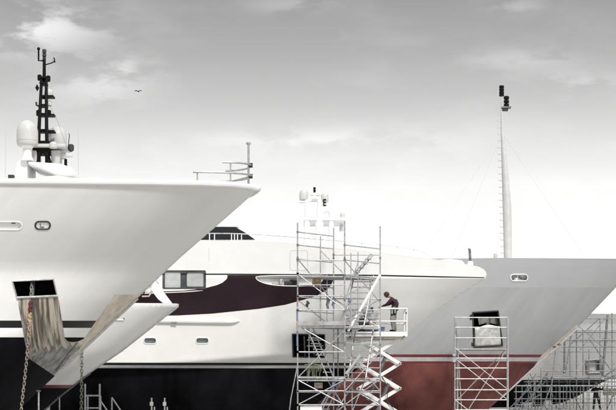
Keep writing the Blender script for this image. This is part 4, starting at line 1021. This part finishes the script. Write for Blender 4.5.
# ================================================================== sky, sun, camera
SUN_EL, SUN_AZ = 43.0, 158.0        # azimuth clockwise from +Y (north): behind the camera, a little to its right
w = bpy.data.worlds.new('World'); S.world = w; w.use_nodes = True
nt = w.node_tree; N = nt.nodes; Lk = nt.links
bg = N['Background']; bg.inputs['Strength'].default_value = 0.1
sky = N.new('ShaderNodeTexSky'); sky.sky_type = 'NISHITA'; sky.sun_disc = False
sky.sun_elevation = math.radians(SUN_EL); sky.sun_rotation = math.radians(SUN_AZ)
hs = N.new('ShaderNodeHueSaturation'); hs.inputs['Saturation'].default_value = .15; Lk.new(sky.outputs[0], hs.inputs['Color'])
tc = N.new('ShaderNodeTexCoord'); sp = N.new('ShaderNodeSeparateXYZ'); Lk.new(tc.outputs['Generated'], sp.inputs[0])
def math_(op, a, b=None, c=None):
    n = N.new('ShaderNodeMath'); n.operation = op
    for i, v in enumerate((a, b, c)):
        if v is None: continue
        if isinstance(v, (int, float)): n.inputs[i].default_value = v
        else: Lk.new(v, n.inputs[i])
    return n.outputs[0]
X, Y_, Z = sp.outputs
rp = N.new('ShaderNodeValToRGB'); Lk.new(Z, rp.inputs['Fac'])
els = [(0.0, 1.02), (.132, 1.02), (.150, .98), (.174, .82), (.2055, .59), (.236, .445), (.267, .352), (.36, .38), (.6, .9), (1.0, 1.3)]
cr = rp.color_ramp
while len(cr.elements) < len(els): cr.elements.new(.5)
for e, (p, v) in zip(cr.elements, els): e.position = p; e.color = (v, v * 1.004, v * .991, 1)
# clouds: two noises on the direction, flattened towards the horizon
cmb = N.new('ShaderNodeCombineXYZ'); Lk.new(X, cmb.inputs[0]); Lk.new(Y_, cmb.inputs[1]); Lk.new(math_('MULTIPLY', Z, 2.6), cmb.inputs[2])
def noise(scale, off, lo, hi, det=7, rough=.58):
    mp = N.new('ShaderNodeMapping'); mp.inputs['Location'].default_value = off; Lk.new(cmb.outputs[0], mp.inputs['Vector'])
    n = N.new('ShaderNodeTexNoise'); n.inputs['Scale'].default_value = scale; n.inputs['Detail'].default_value = det; n.inputs['Roughness'].default_value = rough
    Lk.new(mp.outputs[0], n.inputs['Vector'])
    r = N.new('ShaderNodeMapRange'); r.inputs['From Min'].default_value = lo; r.inputs['From Max'].default_value = hi; r.interpolation_type = 'SMOOTHSTEP'
    Lk.new(n.outputs['Fac'], r.inputs['Value']); return r.outputs[0]
def blob(px, py, sx, sy):
    dx = math_('DIVIDE', math_('SUBTRACT', math_('DIVIDE', X, Y_), (px - CX) / F), sx / F)
    dz = math_('DIVIDE', math_('SUBTRACT', math_('DIVIDE', Z, Y_), (HY - py) / F), sy / F)
    q = math_('ADD', math_('MULTIPLY', dx, dx), math_('MULTIPLY', dz, dz))
    return math_('MULTIPLY', math_('EXPONENT', math_('MULTIPLY', q, -1.0)), math_('GREATER_THAN', Y_, .2))
nA = noise(24, (3.1, 0, .4), .40, .58); nB = noise(14, (0, 2.2, 1.7), .45, .72)
bl_ = math_('MULTIPLY', blob(30, 27, 70, 24), 1.5)
for a in ((95, 85, 55, 22), (110, 68, 40, 10)): bl_ = math_('ADD', bl_, math_('MULTIPLY', blob(*a), .55))
for a in ((285, 4, 45, 10), (515, 6, 30, 9), (520, 60, 60, 10), (575, 82, 55, 12), (330, 140, 130, 12)): bl_ = math_('ADD', bl_, math_('MULTIPLY', blob(*a), .4))
cl = math_('ADD', math_('MULTIPLY', math_('MULTIPLY', nA, bl_), .33), math_('MULTIPLY', nB, .05))
add = N.new('ShaderNodeMixRGB'); add.blend_type = 'ADD'; add.inputs[0].default_value = 1
Lk.new(rp.outputs[0], add.inputs[1]); Lk.new(cl, add.inputs[2])
mul = N.new('ShaderNodeMixRGB'); mul.blend_type = 'MULTIPLY'; mul.inputs[0].default_value = 1; mul.inputs[2].default_value = (10, 10, 10, 1); Lk.new(add.outputs[0], mul.inputs[1])
mx = N.new('ShaderNodeMixRGB'); mx.inputs[0].default_value = .97; Lk.new(hs.outputs[0], mx.inputs[1]); Lk.new(mul.outputs[0], mx.inputs[2])
Lk.new(mx.outputs[0], bg.inputs['Color'])

sd = bpy.data.lights.new('sun', 'SUN'); sd.energy = 2.8; sd.angle = math.radians(10); sd.color = (1, .965, .91)
so = bpy.data.objects.new('sun', sd); COL.objects.link(so)
az, el = math.radians(SUN_AZ), math.radians(SUN_EL)
dirv = Vector((math.sin(az) * math.cos(el), math.cos(az) * math.cos(el), math.sin(el)))
so.rotation_euler = dirv.to_track_quat('Z', 'Y').to_euler(); so.location = (0, 0, 60)

cd_ = bpy.data.cameras.new('camera'); co_ = bpy.data.objects.new('camera', cd_); COL.objects.link(co_)
co_.location = (0, 0, CH); co_.rotation_euler = (math.pi / 2, 0, 0)
cd_.sensor_width = 36; cd_.lens = 36 * F / 616; cd_.shift_y = (HY - 205) / 616; cd_.clip_end = 8000; cd_.clip_start = .5
S.camera = co_
vs = S.view_settings; vs.view_transform = 'Standard'; vs.look = 'None'; vs.exposure = 0; vs.gamma = 1; vs.use_curve_mapping = False
